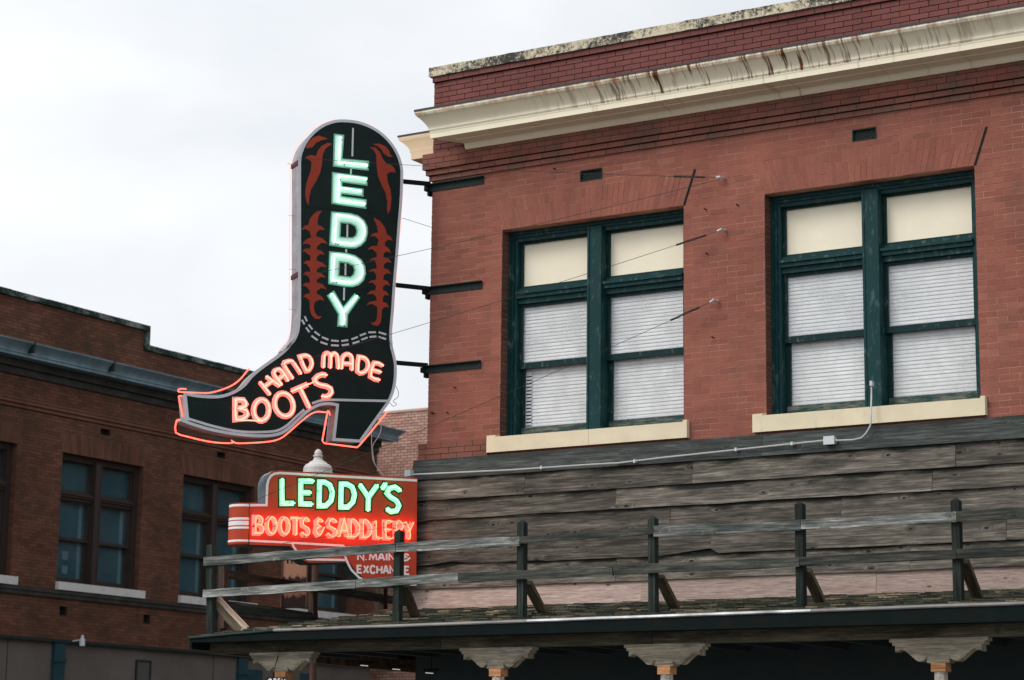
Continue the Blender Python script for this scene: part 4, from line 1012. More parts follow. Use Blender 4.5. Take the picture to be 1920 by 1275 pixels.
# centre dashes and stitches
for a_, b_ in (((402, 85), (398, 235)), ((391, 303), (390, 330)), ((372, 598), (371, 665)), ((366, 728), (365, 745)), ((362, 805), (361, 868)), ((355, 933), (353, 1000))):
    pstrip('centre_dash', Z1([a_, b_]), 3.2, M['signsilver'], BS)
st = [((145, 1085), (157, 1112)), ((166, 1130), (186, 1155)), ((197, 1167), (226, 1188)), ((237, 1196), (271, 1210)), ((285, 1214), (326, 1217)), ((340, 1217), (376, 1212)), ((393, 1208), (427, 1195)), ((438, 1188), (470, 1176)), ((483, 1171), (523, 1170)), ((538, 1170), (578, 1182)),
      ((130, 1104), (144, 1128)), ((152, 1145), (170, 1170)), ((181, 1189), (214, 1213)), ((229, 1222), (266, 1235)), ((285, 1239), (326, 1241)), ((342, 1240), (380, 1234)), ((399, 1230), (436, 1218)), ((446, 1210), (479, 1198)), ((489, 1195), (526, 1192)), ((538, 1194), (577, 1207))]
for a_, b_ in st: pstrip('stitch', Z1([a_, b_]), 3.4, M['signsilver'], BS)
# red flame ornaments
orn = [[(148, 192), (165, 160), (190, 135), (220, 125), (268, 142), (235, 150), (205, 165), (185, 188), (165, 193)],
 [(292, 168), (265, 165), (235, 180), (215, 205), (205, 235), (180, 228), (148, 240), (168, 255), (182, 265), (178, 310), (160, 360), (150, 400), (148, 440), (155, 475), (165, 497), (170, 450), (180, 410), (205, 370), (228, 320), (238, 270), (240, 230), (255, 195), (275, 180)],
 [(505, 170), (540, 168), (570, 180), (590, 200), (600, 225), (615, 237), (590, 238), (565, 220), (550, 195), (530, 180)],
 [(488, 185), (510, 200), (525, 225), (528, 290), (535, 340), (555, 390), (575, 430), (585, 480), (582, 515), (588, 542), (600, 515), (606, 460), (600, 410), (585, 370), (582, 330), (600, 318), (628, 322), (622, 300), (605, 282), (580, 275), (560, 250), (545, 215), (520, 190)],
 [(238, 524), (222, 545), (213, 575), (215, 600), (235, 608), (253, 627), (225, 625), (208, 640), (205, 660), (240, 672), (267, 700), (235, 695), (213, 712), (208, 730), (235, 738), (253, 758), (225, 755), (210, 770), (208, 790), (240, 800), (262, 825), (232, 820), (212, 835), (208, 850), (235, 858), (257, 880), (230, 877), (210, 890), (208, 905), (240, 915), (262, 942), (232, 935), (210, 950), (208, 965), (235, 980), (252, 1003), (225, 997), (200, 1008), (193, 1035), (198, 1065), (215, 1085), (237, 1087), (222, 1100), (200, 1098), (183, 1080), (172, 1050), (172, 1015), (168, 1000), (150, 985), (135, 980), (155, 965), (172, 965), (170, 945), (150, 925), (132, 922), (150, 907), (172, 908), (172, 885), (155, 865), (135, 862), (155, 847), (175, 850), (172, 830), (155, 808), (135, 803), (155, 790), (175, 790), (175, 765), (150, 745), (133, 740), (150, 725), (172, 727), (178, 710), (160, 700), (132, 702), (150, 680), (165, 672), (180, 665), (172, 635), (150, 622), (128, 626), (145, 605), (165, 600), (172, 570), (190, 545), (210, 528)],
 [(510, 560), (545, 580), (565, 605), (578, 630), (580, 650), (600, 660), (612, 683), (590, 678), (572, 690), (570, 710), (590, 722), (605, 750), (580, 740), (565, 752), (563, 770), (590, 778), (608, 802), (585, 797), (567, 808), (565, 830), (590, 838), (605, 860), (580, 857), (565, 868), (562, 890), (585, 898), (600, 922), (575, 917), (560, 930), (560, 945), (580, 955), (595, 975), (570, 972), (560, 985), (560, 1010), (580, 1015), (593, 1037), (570, 1035), (555, 1050), (553, 1090), (548, 1120), (530, 1137), (508, 1132), (497, 1120), (518, 1117), (528, 1100), (532, 1060), (530, 1035), (510, 1022), (490, 1020), (472, 1030), (490, 1008), (510, 1005), (528, 1000), (525, 980), (505, 965), (475, 970), (495, 950), (520, 948), (525, 925), (505, 905), (482, 908), (500, 895), (525, 890), (525, 865), (510, 845), (483, 850), (500, 835), (528, 832), (525, 805), (515, 785), (488, 790), (505, 775), (528, 772), (528, 750), (505, 728), (478, 732), (500, 712), (530, 712), (538, 680), (520, 660), (492, 660), (510, 645), (535, 640), (530, 610), (520, 585)]]
for o_ in orn:
    mb = MB(); mb.prism([[K.uv(*p) for p in Z1(o_)]], .0005, .0025, K.F); mb.build('flame_ornament', M['signred'], BS)
# block letters L E D D Y
def arc_d(pts): return smooth(pts, 3)
big = [
 ([[(300, 115), (355, 122), (345, 248), (487, 260), (485, 312), (295, 290)]], [[(330, 138), (322, 265), (345, 272), (472, 286)]]),
 ([[(290, 318), (480, 345), (478, 392), (345, 374), (344, 395), (458, 408), (457, 450), (342, 436), (341, 447), (475, 465), (473, 515), (287, 488)]], [[(468, 358), (420, 352), (330, 342), (322, 352), (318, 465), (330, 474), (460, 490)], [(330, 405), (440, 422)]]),
 ([[(285, 528), (390, 538), (430, 550), (462, 575), (480, 610), (481, 645), (470, 685), (445, 712), (415, 725), (380, 725), (275, 710)], [(338, 590), (390, 596), (412, 608), (420, 630), (415, 655), (398, 667), (335, 663)]], [[(300, 690), (308, 560), (320, 552), (385, 562), (425, 575), (450, 602), (457, 640), (446, 676), (420, 698), (385, 703), (312, 694)]]),
 ([[(275, 740), (370, 749), (415, 762), (448, 785), (467, 820), (471, 860), (460, 895), (435, 920), (400, 931), (365, 930), (270, 915)], [(332, 800), (375, 805), (400, 818), (408, 840), (402, 862), (388, 875), (328, 868)]], [[(290, 895), (297, 770), (310, 762), (372, 772), (410, 786), (437, 815), (446, 852), (435, 885), (410, 904), (375, 908), (302, 898)]]),
 ([[(262, 975), (300, 948), (350, 1035), (410, 963), (440, 985), (375, 1078), (372, 1145), (317, 1140), (322, 1075)]], [[(285, 968), (345, 1062), (345, 1128)], [(420, 980), (352, 1060)]])]
def shrink(loop, d):
    """inset a polygon (pixel units)"""
    n = len(loop); ar = sum(loop[i][0]*loop[(i+1) % n][1]-loop[(i+1) % n][0]*loop[i][1] for i in range(n)); sg = 1 if ar > 0 else -1; o_ = []
    for i in range(n):
        a = V(loop[i-1]); b = V(loop[i]); c = V(loop[(i+1) % n]); d1 = (b-a).normalized(); d2 = (c-b).normalized()
        n1 = V((-d1.y, d1.x))*sg; n2 = V((-d2.y, d2.x))*sg; m_ = (n1+n2); m_ = m_.normalized() if m_.length > 1e-5 else n1
        o_.append(tuple(b+m_*d/max(m_.dot(n1), .5)))
    return o_
def neon(px_paths, Pn, off, r, m_, par, sm=2, feet=True):
    for path in px_paths:
        pts = smooth(path, sm) if sm > 1 and len(path) > 2 else path
        p3 = [Pn.F(*Pn.uv(*p), off) for p in pts]
        mb = MB()
        if feet: p3 = [p3[0]-Pn.N*(off-.004)]+p3+[p3[-1]-Pn.N*(off-.004)]
        mb.tube(p3, r, 6); mb.build('neon_tube', m_, par, smooth=False)
for loops, tubes in big:
    L1 = [[K.uv(*p) for p in Z1(l)] for l in loops]
    mb = MB(); mb.prism(L1, .0005, .004, K.F); lt = mb.build('letter', M['minthalo'], BS)
    L2 = [Z1(shrink(loops[0], 7))]+[Z1(shrink(l, -7)) for l in loops[1:]]
    mb = MB(); mb.prism([[K.uv(*p) for p in l] for l in L2], .0042, .0065, K.F); mb.build('letter_face', M['mint'], lt)
    neon([Z1(t) for t in tubes], K, .035, .0075, M['neongreen'], lt)
    for l in tubes[:1]:
        for q in (0, len(l)//2, len(l)-1):
            mb = MB(); u, v = K.uv(*Z1([l[q]])[0]); mb.tube([K.F(u+.02, v-.02, .006), K.F(u+.02, v-.02, .03)], .006, 5); mb.build('tube_support', M['irondark'], lt)
def stroke_letter(strokes, Z, wpx, Pn, par, mface, mtube, tube_off=.035, r=.0065, tdx=0., tdy=0., halo=None, hw=0., sm=1, tubes=None, base=.0005, closedset=()):
    lt = None
    if halo:
        mb = MB()
        for i, s_ in enumerate(strokes):
            pts = [Pn.uv(*p) for p in Z(smooth(s_, sm) if sm > 1 and len(s_) > 2 else s_)]
            # extend ends a little
            if s_[0] != s_[-1] and len(pts) > 1:
                a = V(pts[0])-V(pts[1]); b = V(pts[-1])-V(pts[-2]); pts[0] = tuple(V(pts[0])+a.normalized()*hw/320.); pts[-1] = tuple(V(pts[-1])+b.normalized()*hw/320.)
            cl = s_[0] == s_[-1]; mb.strip(pts[:-1] if cl else pts, (wpx+hw)/160., base, base+.002+.0004*i, Pn.F, cl)
        lt = mb.build('letter', halo, par); base += .0035
    mb = MB()
    for i, s_ in enumerate(strokes):
        pts = [Pn.uv(*p) for p in Z(smooth(s_, sm) if sm > 1 and len(s_) > 2 else s_)]; cl = s_[0] == s_[-1]
        mb.strip(pts[:-1] if cl else pts, wpx/160., base, base+.002+.0004*i, Pn.F, cl)
    if lt is None: lt = mb.build('letter', mface, par)
    else: mb.build('letter_face', mface, lt)
    if mtube:
        for s_ in (tubes or strokes):
            s2 = [(x+tdx, y_+tdy) for x, y_ in s_]
            neon([Z(s2)], Pn, tube_off, r, mtube, lt, sm=max(2, sm))
    return lt
def ell(cx, cy, rx, ry, rot, n=18, a0=0., full=True):
    o_ = []
    for i in range(n+1):
        t = a0+2*math.pi*i/n; x = rx*math.cos(t); y_ = ry*math.sin(t); c_, s_ = math.cos(rot), math.sin(rot); o_.append((cx+x*c_-y_*s_, cy+x*s_+y_*c_))
    o_[-1] = o_[0]; return o_
hm = [[[(45, 388), (175, 548)], [(128, 318), (300, 440)], [(95, 455), (205, 375)]],
 [[(325, 425), (232, 300), (232, 248), (275, 222), (325, 245), (408, 372)], [(280, 355), (352, 300)]],
 [[(468, 342), (352, 165), (395, 125), (445, 118), (485, 150), (572, 282)]],
 [[(560, 60), (640, 246), (700, 205), (716, 140), (690, 75), (635, 45), (560, 60)]],
 [[(862, 200), (868, 60), (895, 18), (930, 18), (955, 60), (950, 205)], [(957, 60), (985, 22), (1020, 25), (1045, 70), (1055, 215)]],
 [[(1095, 215), (1105, 90), (1135, 40), (1180, 28), (1220, 55), (1232, 110), (1228, 235)], [(1110, 150), (1225, 155)]],
 [[(1318, 62), (1300, 252), (1375, 268), (1430, 215), (1438, 140), (1395, 80), (1318, 62)]],
 [[(1625, 178), (1515, 140), (1465, 318), (1582, 362)], [(1492, 232), (1600, 262)]]]
for s_ in hm: stroke_letter(s_, Z6, 8.7, K, BS, M['pink'], M['neonred'], r=.0092, sm=2, tube_off=.03)
bt = [[[(502, 460), (502, 600), (565, 592), (588, 565), (575, 535), (515, 522), (560, 515), (578, 490), (560, 462), (502, 460)]],
      [ell(690, 535, 55, 76, .05)]]
for s_ in bt: stroke_letter(s_, Z2, 10.6, K, BS, M['pink'], M['neonred'], r=.010, tube_off=.03)
bt = [[ell(358, 680, 118, 152, -.30)], [[(455, 505), (665, 415)], [(560, 462), (682, 715)]],
      [[(900, 300), (850, 290), (790, 312), (752, 352), (768, 400), (830, 428), (900, 440), (955, 470), (968, 520), (940, 560), (890, 582), (845, 570)]]]
for s_ in bt: stroke_letter(s_, Z6, 10.2, K, BS, M['pink'], M['neonred'], r=.010, tube_off=.03)
# connecting glass between letters
neon([Z6([(645, 425), (700, 405), (745, 372)])], K, .03, .006, M['neonred'], BS, feet=False)
neon([Z2([(500, 607), (560, 610), (640, 612), (690, 620)])], K, .036, .0065, M['neonred'], BS, feet=False)
# outline tube round the sign edge, standing off from the tin side
Km = SignPlane(33, (0, 0, 0), .0)
tubes = [Z1([(68, 290), (75, 250), (95, 200), (130, 140), (175, 95), (235, 60), (300, 44), (360, 41), (432, 50), (505, 76)]),
         Z1([(68, 290), (68, 420), (66, 560), (64, 760), (64, 980), (64, 1150), (60, 1195), (35, 1235), (10, 1260)]),
         Z1([(666, 300), (668, 360), (662, 500), (655, 640)]), Z1([(640, 760), (628, 940), (612, 1120), (610, 1150)]),
         Z2([(150, 382), (110, 380), (92, 390), (100, 402), (150, 405), (280, 411), (340, 405), (420, 382), (490, 350), (545, 305), (590, 250), (605, 235)]),
         Z2([(122, 432), (100, 432), (97, 445), (112, 520), (125, 595), (90, 603), (78, 620), (75, 695), (160, 725), (300, 758), (400, 770), (485, 770), (475, 752), (505, 770), (560, 772), (700, 765), (790, 752), (850, 725), (920, 665), (990, 605), (1050, 560), (1100, 545), (1170, 550), (1168, 535)]),
         Z2([(1185, 570), (1180, 545), (1165, 560), (1130, 755), (1145, 772), (1380, 802), (1400, 785), (1480, 690), (1600, 542)])]
M['neonfaint'] = emit('pale_outline_tube', (1.35, .70, .62))
for ti, t in enumerate(tubes):
    pts = [Km.F(*Km.uv(*p), 0.) for p in (t if ti == 6 else smooth(t, 2))]
    mb = MB(); mb.tube(pts, .0085 if ti > 3 else .006, 6); mb.build('outline_tube', M['neonfaint'] if ti < 4 else M['neonout'], BS)
for a_, b_ in (((118, 500), (650, 552)), ((118, 905), (622, 962))):
    mb = MB(); mb.strip([K.uv(*p) for p in Z1([a_, b_])], .004, .0002, .0012, K.F); mb.build('sheet_seam', M['irondark'], BS)
mb = MB()
for p in smooth(Z1([(140, 520), (300, 530), (470, 548), (630, 562)]), 4)+smooth(Z2([(200, 480), (420, 480), (900, 250), (1580, 430)]), 5):
    u, v = K.uv(*p); mb.prism([[(u+.006*math.cos(q), v+.006*math.sin(q)) for q in (0, 1.05, 2.1, 3.14, 4.2, 5.25)]], .0002, .003, K.F)
mb.build('rivets', M['galvdark'], BS, kind='stuff')
# tube stand-offs along the left side
for (x, y_) in Z1([(68, 550), (68, 835), (68, 1048), (64, 275)])+Z2([(1165, 632), (100, 620)]):
    u, v = Km.uv(x, y_); mb = MB(); mb.tube([Km.F(u-.02, v, 0), Km.F(u+.10, v, 0)], .004, 4); mb.build('tube_clip', M['galv'], BS)
# side bands
for yy in (265, 860):
    p = Z1([(118, yy)])[0]; u, v = K.uv(*p); mb = MB(); mb.prism([[(u-.012, v-.02), (u+.004, v-.02), (u+.004, v+.03), (u-.012, v+.03)]], -TH-.002, -.002, K.F); mb.build('side_band', M['sidemaroon'], BS)
# arms to the wall and iron straps on the brick
for (ax, ay, bx, by, zc) in ((748, 339, 806, 345, 8.405), (744, 534, 803, 541, 7.165), (736, 679, 801, 685, 6.235)):
    pa = Km.F(*Km.uv(ax-6, ay), -.0); pb = Km.F(*Km.uv(bx, by), 0.)
    beam('sign_arm', pa, pb, .05, .045, M['irondark'], BS, seg=1)
    mb = MB(); L0, L1_ = -.035, .72
    zt_ = zc+.045
    mb.prism([[(L0, zc-.045), (L1_, zc-.045), (L1_, zt_), (L0, zt_)]], .0, .012, FA); mb.prism([[(L0, zt_-.012), (L1_, zt_-.012), (L1_, zt_), (L0, zt_)]], .0125, .05, FA)
    if zc > 8: mb.v = [(x, y_-.0, z_) for x, y_, z_ in mb.v]
    mb.build('wall_strap', M['iron'], BS)
    mb = MB()
    mb.box(-.10, -.036, -.03, .04, zc-.03, zc+.03); mb.box(-.06, -.03, -.02, .05, zc-.09, zc-.03); mb.build('corner_clamp', M['irondark'], BS)
# loose wires
for pts in ([(745, 470), (757, 520), (752, 570)], [(728, 745), (752, 700), (752, 640)]): pass
mb = MB(); mb.tube([Km.F(*Km.uv(x, y_), .05) for x, y_ in smooth(Z6([(1775, 445), (1810, 520), (1800, 590), (1740, 640), (1790, 680), (1740, 705), (1700, 660)]), 3)], .003, 4); mb.build('loose_cable', M['irondark'], BS)

# ================================================================== LOWER SIGN
Q = SignPlane(37, (-.10, -.10, 0), .18); TQ = .36
LS = thing('neon_shop_sign', 'rust red neon shop sign with green and red lettering beside the board wall', 'sign', (-1.0, -1.2, 4.4))
Z3 = zm((420, 830), 380/1671)
arcTL = [(350, 497), (350, 345), (357, 300), (375, 262), (405, 238), (450, 228)]
face = [(207, 494)]+arcTL+[(1593, 290), (1585, 1182), (1300, 1182), (1225, 1160), (1150, 1115), (1080, 1050), (1040, 990), (1000, 985), (700, 990), (655, 970), (615, 930), (580, 890), (545, 852), (207, 840)]
mb = MB(); mb.prism([[Q.uv(*p) for p in Z3(face)]], -TQ, 0, Q.F, 0, 1); mb.build('sign_body', [M['rust'], M['bottleside']], LS)
# rounded tin side of the upper panel, seen at its left
mb = MB(); mb.prism([[Q.uv(*p) for p in Z3([(349, 488), (346, 345), (352, 300), (370, 258), (400, 232), (430, 226), (400, 238), (375, 262), (357, 300), (350, 345)])]], -TQ-.001, -.004, Q.F); mb.build('side_panel', M['sideglass'], LS)
def qs_(name, px, w_, m_=None, closed=False, t0=.0005, t1=.003):
    mb = MB(); mb.strip([Q.uv(*p) for p in Z3(px)], w_*380/1671/160., t0, t1, Q.F, closed); return mb.build(name, m_ or M['white'], LS)
qs_('white_stripe', [(207, 516), (350, 514), (356, 350), (366, 306), (385, 275), (415, 256), (460, 250), (1000, 281), (1592, 312)], 19)
qs_('white_stripe', [(207, 809), (250, 810), (560, 826), (990, 850)], 17)
qs_('white_stripe', [(562, 828), (575, 862), (600, 895), (640, 930), (690, 962), (1000, 968)], 17, t0=.0032, t1=.005)
qs_('white_stripe', [(990, 852), (995, 930), (1015, 985), (1050, 1050), (1110, 1110), (1180, 1150), (1260, 1165), (1586, 1170)], 17, t0=.0052, t1=.007)
def nose(name, ya, yb, m_, grow=0.):
    ua = Q.uv(*Z3([(207, 660)])[0])[0]; va = Q.uv(*Z3([(207, ya)])[0])[1]; vb = Q.uv(*Z3([(207, yb)])[0])[1]; mb = MB(); n = 18; rr = TQ/2+grow; ro = rr-.012
    def pt(phi, r_, v): return Q.F(ua-r_*math.sin(phi), v, -TQ/2+r_*math.cos(phi))
    for i in range(n):
        a, b = math.pi*i/n, math.pi*(i+1)/n
        mb.hexa([pt(a, rr, vb), pt(b, rr, vb), pt(b, rr, va), pt(a, rr, va)], [pt(a, ro, vb), pt(b, ro, vb), pt(b, ro, va), pt(a, ro, va)])
    if not grow:
        fan = [(-rr*math.sin(math.pi*i/n), rr*math.cos(math.pi*i/n)) for i in range(n+1)]
        for v0, v1 in ((va, va-.012), (vb+.012, vb)): mb.prism([fan], v1, v0, lambda u, w_, t: Q.F(ua+u, t, -TQ/2+w_))
    return mb.build(name, m_, LS)
nose('rounded_nose', 494, 840, M['rust'])
for ya, yb in ((506, 526), (617, 637), (645, 681), (692, 710), (800, 817)): nose('nose_band', ya, yb, M['white'], .002)
mb = MB(); mb.strip([Q.uv(*p) for p in Z3([(208, 500), (206, 836)])], .006, .0072, .009, Q.F); mb.build('panel_seam', M['sidemaroon'], LS)
top = [
 [[(478, 300), (478, 502), (575, 500)]], [[(735, 320), (632, 316), (632, 505), (725, 508)], [(632, 412), (712, 414)]],
 [[(787, 325), (783, 522), (840, 520), (882, 478), (893, 410), (872, 350), (830, 326), (787, 325)]],
 [[(966, 342), (962, 532), (1020, 532), (1062, 490), (1075, 425), (1055, 365), (1012, 342), (966, 342)]],
 [[(1118, 345), (1190, 452)], [(1262, 352), (1190, 452), (1186, 562)]], [[(1332, 338), (1302, 384)]],
 [[(1452, 398), (1410, 366), (1362, 378), (1342, 418), (1372, 450), (1420, 478), (1442, 520), (1422, 562), (1375, 570), (1340, 545)]]]
for s_ in top: stroke_letter(s_, Z3, 9.6, Q, LS, M['mint'], M['neongreen2'], r=.009, halo=M['greenout'], hw=5.5, tube_off=.035)
GL = {  # stroke glyphs in a unit box, x right, y up
 'B': [[(0, 0), (0, 1), (.62, 1), (.85, .85), (.78, .6), (.5, .52), (.12, .52), (.62, .5), (.95, .35), (.9, .1), (.65, 0), (0, 0)]],
 'O': [[(.5+.48*math.cos(t*math.pi/8+.4), .5+.5*math.sin(t*math.pi/8+.4)) for t in range(16)]],
 'T': [[(0, 1), (1, 1)], [(.5, 1), (.5, 0)]], 'S': [[(.95, .85), (.7, 1), (.3, 1), (.05, .8), (.15, .58), (.8, .42), (.97, .2), (.75, 0), (.25, 0), (0, .15)]],
 '&': [[(.8, .85), (.5, 1), (.15, .85), (.2, .65), (.55, .55), (.15, .45), (.05, .2), (.3, .02), (.6, .1), (.95, .5)]],
 'A': [[(0, 0), (.42, 1), (.58, 1), (1, 0)], [(.2, .35), (.8, .35)]], 'D': [[(0, 0), (0, 1), (.5, 1), (.9, .75), (1, .5), (.9, .2), (.5, 0), (0, 0)]],
 'L': [[(0, 1), (0, 0), (.9, 0)]], 'E': [[(.9, 1), (0, 1), (0, 0), (.95, 0)], [(0, .52), (.75, .52)]],
 'R': [[(0, 0), (0, 1), (.6, 1), (.9, .8), (.75, .55), (.05, .5)], [(.45, .5), (.95, 0)]], 'Y': [[(0, 1), (.5, .5), (.5, 0)], [(1, 1), (.5, .5)]],
 'N': [[(0, 0), (0, 1), (1, 0), (1, 1)]], '.': [[(.3, 0), (.3, .12)]], 'M': [[(0, 0), (.1, 1), (.5, .25), (.9, 1), (1, 0)]], 'I': [[(.3, 0), (.3, 1)]],
 'X': [[(0, 0), (.95, 1)], [(.05, 1), (.95, 0)]], 'C': [[(.95, .82), (.7, 1), (.3, 1), (.03, .7), (.03, .3), (.3, 0), (.7, 0), (.95, .18)]],
 'H': [[(0, 0), (0, 1)], [(1, 0), (1, 1)], [(0, .5), (1, .5)]], 'G': [[(.95, .82), (.7, 1), (.3, 1), (.03, .7), (.03, .3), (.3, 0), (.75, 0), (.97, .2), (.97, .45), (.6, .45)]],
 'P': [[(0, 0), (0, 1), (.6, 1), (.9, .8), (.75, .5), (0, .45)]]}
GL['O'][0].append(GL['O'][0][0])
def glyph(ch, x0, x1, base, top_y):
    """map unit glyph into zoom pixels: base/top are functions of x"""
    return [[(x0+(x1-x0)*gx, base(x0+(x1-x0)*gx)+(top_y(x0+(x1-x0)*gx)-base(x0+(x1-x0)*gx))*gy) for gx, gy in s_] for s_ in GL[ch]]
bs = lambda x: 748+(x-225)*.037; tp = lambda x: 612+(x-225)*.037
row = [('B', 246, 312), ('O', 345, 420), ('O', 452, 528), ('T', 545, 618), ('S', 632, 690), ('&', 742, 812), ('S', 845, 915), ('A', 938, 1006), ('D', 1030, 1098), ('D', 1130, 1198), ('L', 1236, 1290), ('E', 1318, 1375), ('R', 1405, 1462), ('Y', 1480, 1545)]
for ch, x0, x1 in row:
    stroke_letter(glyph(ch, x0, x1, bs, tp), Z3, 7.6, Q, LS, M['pink'], M['neonred2'], r=.0062, tube_off=.075, tdx=4, tdy=1)
for ch, x0, x1 in (('N', 1104, 1150), ('.', 1166, 1180), ('M', 1200, 1258), ('A', 1272, 1322), ('I', 1338, 1348), ('N', 1362, 1405), ('&', 1468, 1538)):
    stroke_letter(glyph(ch, x0, x1, lambda x: 966+(x-1100)*.02, lambda x: 912+(x-1100)*.02), Z3, 3.4, Q, LS, M['white'], None)
for ch, x0, x1 in (('E', 1100, 1138), ('X', 1152, 1192), ('C', 1206, 1246), ('H', 1262, 1300), ('A', 1314, 1356), ('N', 1370, 1408), ('G', 1436, 1476), ('E', 1492, 1528)):
    stroke_letter(glyph(ch, x0, x1, lambda x: 1072+(x-1100)*.03, lambda x: 1014+(x-1100)*.02), Z3, 3.4, Q, LS, M['white'], None)
# black leads on the face
for pts in ([(378, 600), (350, 640), (270, 680)], [(862, 645), (820, 690), (775, 728)], [(1350, 642), (1430, 650), (1525, 700)], [(1305, 660), (1310, 740), (1370, 765), (1440, 750)], [(1115, 670), (1140, 700)]):
    mb = MB(); mb.tube([Q.F(*Q.uv(*p), .05) for p in Z3(smooth(pts, 3))], .0045, 4); mb.build('black_lead', M['irondark'], LS)
for p in [(478, 320), (540, 500), (775, 400), (885, 400), (1110, 700), (1040, 720), (410, 690), (240, 690), (480, 625), (1395, 705), (660, 770), (910, 775), (1240, 680)]:
    mb = MB(); u, v = Q.uv(*Z3([p])[0]); mb.tube([Q.F(u, v, .002), Q.F(u, v, .03)], .008, 6); mb.build('tube_support', M['irondark'], LS)
# sign posts/hanger under right part
beam('hanger', Q.F(*Q.uv(779, 1000), -.15), V((-.05, -.06, Q.uv(779, 1000)[1])), .05, .06, M['irondark'], LS, seg=1)
beam('hanger', Q.F(*Q.uv(779, 1070), -.15), V((-.05, -.06, Q.uv(779, 1070)[1])), .05, .06, M['irondark'], LS, seg=1)

# ================================================================== WIRES
def wire(label, pts, r=.003, hook=True, cat='cable'):
    t = thing('guy_wire', label, cat, pts[0], 'guy wires bracing the signs')
    mb = MB(); mb.tube(pts, r, 4); mb.build('cable', M['wire'], t)
    if hook:
        a = V(pts[0]); d = (V(pts[1])-a).normalized()
        mb = MB(); mb.tube([a+V((.02, .03, .0)), a+V((0, -.03, 0)), a+d*.05], .016, 6); mb.build('wall_hook', M['galv'], t)
        mb = MB(); o_ = d.orthogonal()*.012
        for s_ in (1, -1): mb.tube([a+d*.22, a+d*.28+o_*s_, a+d*.40+o_*s_, a+d*.46], .005, 4)
        mb.tube([a+d*.18, a+d*.27], .011, 5); mb.tube([a+d*.41, a+d*.52], .011, 5); mb.build('turnbuckle', M['wire'], t)
    return t
def seg3(p0, p1, n=8, sag=.02): return [p0.lerp(p1, i/n)-V((0, 0, sag*4*(i/n)*(1-i/n))) for i in range(n+1)]
s1 = K.F(*K.uv(560, 297), .02)
wire('thin wire running almost level from the topmost wall hook to the boot sign', seg3(onY(1352, 333, -.05), s1, sag=.03))
wire('thin wire slanting from the topmost wall hook down to the middle of the boot sign', seg3(onY(1350, 336, -.055), K.F(*K.uv(568, 518), .02), sag=.03), hook=False)
wire('thin wire slanting from the middle wall hook down to the ankle of the boot sign', seg3(onY(1354, 431, -.05), K.F(*K.uv(506, 693), .05), sag=.03))
wire('thin wire slanting from the lowest wall hook past the left window to the lower sign', seg3(onY(1340, 563, -.05), Q.F(*Q.uv(475, 939), .03), sag=.03))
wire('thin wire crossing the weathered boards to the lower sign', seg3(onY(1269, 893, -.13), Q.F(*Q.uv(529, 1019), .03), sag=.02), hook=False)
wire('short thin wire between the boot sign and the brick corner', seg3(onY(812, 427, -.02), Km.F(*Km.uv(750, 402), -.1), n=3, sag=0), r=.003, hook=False)
# white flex hanging behind the boot heel
fx = thing('hanging_cable', 'looped pale cable hanging from the boot heel to the lower sign', 'cable', Km.F(*Km.uv(708, 790), -.2))
for pts in ([(706, 795), (706, 830), (708, 855), (711, 865), (722, 882), (734, 893)], [(722, 790), (724, 800), (719, 815), (709, 830), (708, 845), (711, 862)]):
    mb = MB(); mb.tube([Km.F(*Km.uv(*p), -.15) for p in smooth(pts, 4)], .005, 5); mb.build('cable', M['lampwhite'], fx)
# conduit on boards
cn = thing('conduit', 'galvanised conduit with grey junction box running along the top boards', 'conduit', onY(1100, 865, -.15))
def cb(x, y, Y_=-.155): return onY(x, y, Y_)
mb = MB(); mb.tube([cb(770, 890), cb(960, 881), cb(1090, 872), cb(1160, 868), cb(1243, 858), cb(1430, 838), cb(1545, 826)], .009, 6); mb.build('pipe', M['galv'], cn)
mb = MB(); mb.tube([cb(1567, 826), cb(1600, 824.5), cb(1615, 821)]+[cb(*p) for p in smooth([(1624, 812), (1632, 797), (1633, 780)], 3)]+[cb(1634, 740, -.12), cb(1634, 722, -.12)], .009, 6); mb.build('pipe', M['galv'], cn)
c_ = cb(1556, 826); mb = MB(); mb.box(c_.x-.055, c_.x+.055, c_.y-.025, c_.y+.035, c_.z-.038, c_.z+.038); f = mb.build('junction_box', M['galvbox'], cn)
mb = MB(); mb.box(c_.x-.06, c_.x+.06, c_.y-.030, c_.y-.0255, c_.z-.043, c_.z+.043); mb.build('lid', M['galvbox'], f)
for px in (1546, 1568): 
    c2 = cb(px, 826); mb = MB(); mb.tube([c2+V((-.015, 0, 0)), c2+V((.015, 0, 0))], .014, 6); mb.build('fitting', M['galv'], cn)
for px, py in ((1015, 877), (1190, 865), (1380, 843), (1485, 832)):
    c2 = cb(px, py); mb = MB(); mb.box(c2.x-.012, c2.x+.012, c2.y-.012, c2.y+.04, c2.z-.016, c2.z+.02); mb.build('clip', M['galv'], cn)
c2 = cb(767, 886); mb = MB(); mb.box(c2.x-.05, c2.x+.03, c2.y-.02, c2.y+.05, c2.z-.045, c2.z+.03); mb.build('end_box', M['galvbox'], cn)
c3 = cb(1634, 720, -.13); mb = MB(); mb.box(c3.x-.012, c3.x+.012, c3.y-.02, c3.y+.03, c3.z-.02, c3.z+.03); mb.build('end_cap', M['galv'], cn)
# wall pins
for i, (px, py) in enumerate(((1325, 394), (1385, 386), (1328, 477), (815, 776), (855, 728), (812, 776), (841, 775), (1339, 634), (1042, 318))):
    p = onY(px, py, 0.); t = MB(); t.tube([p+V((0, .01, 0)), p+V((-.012, -.035, .012))], .007, 5); o = t.build('wall_pin', M['irondark'], A)
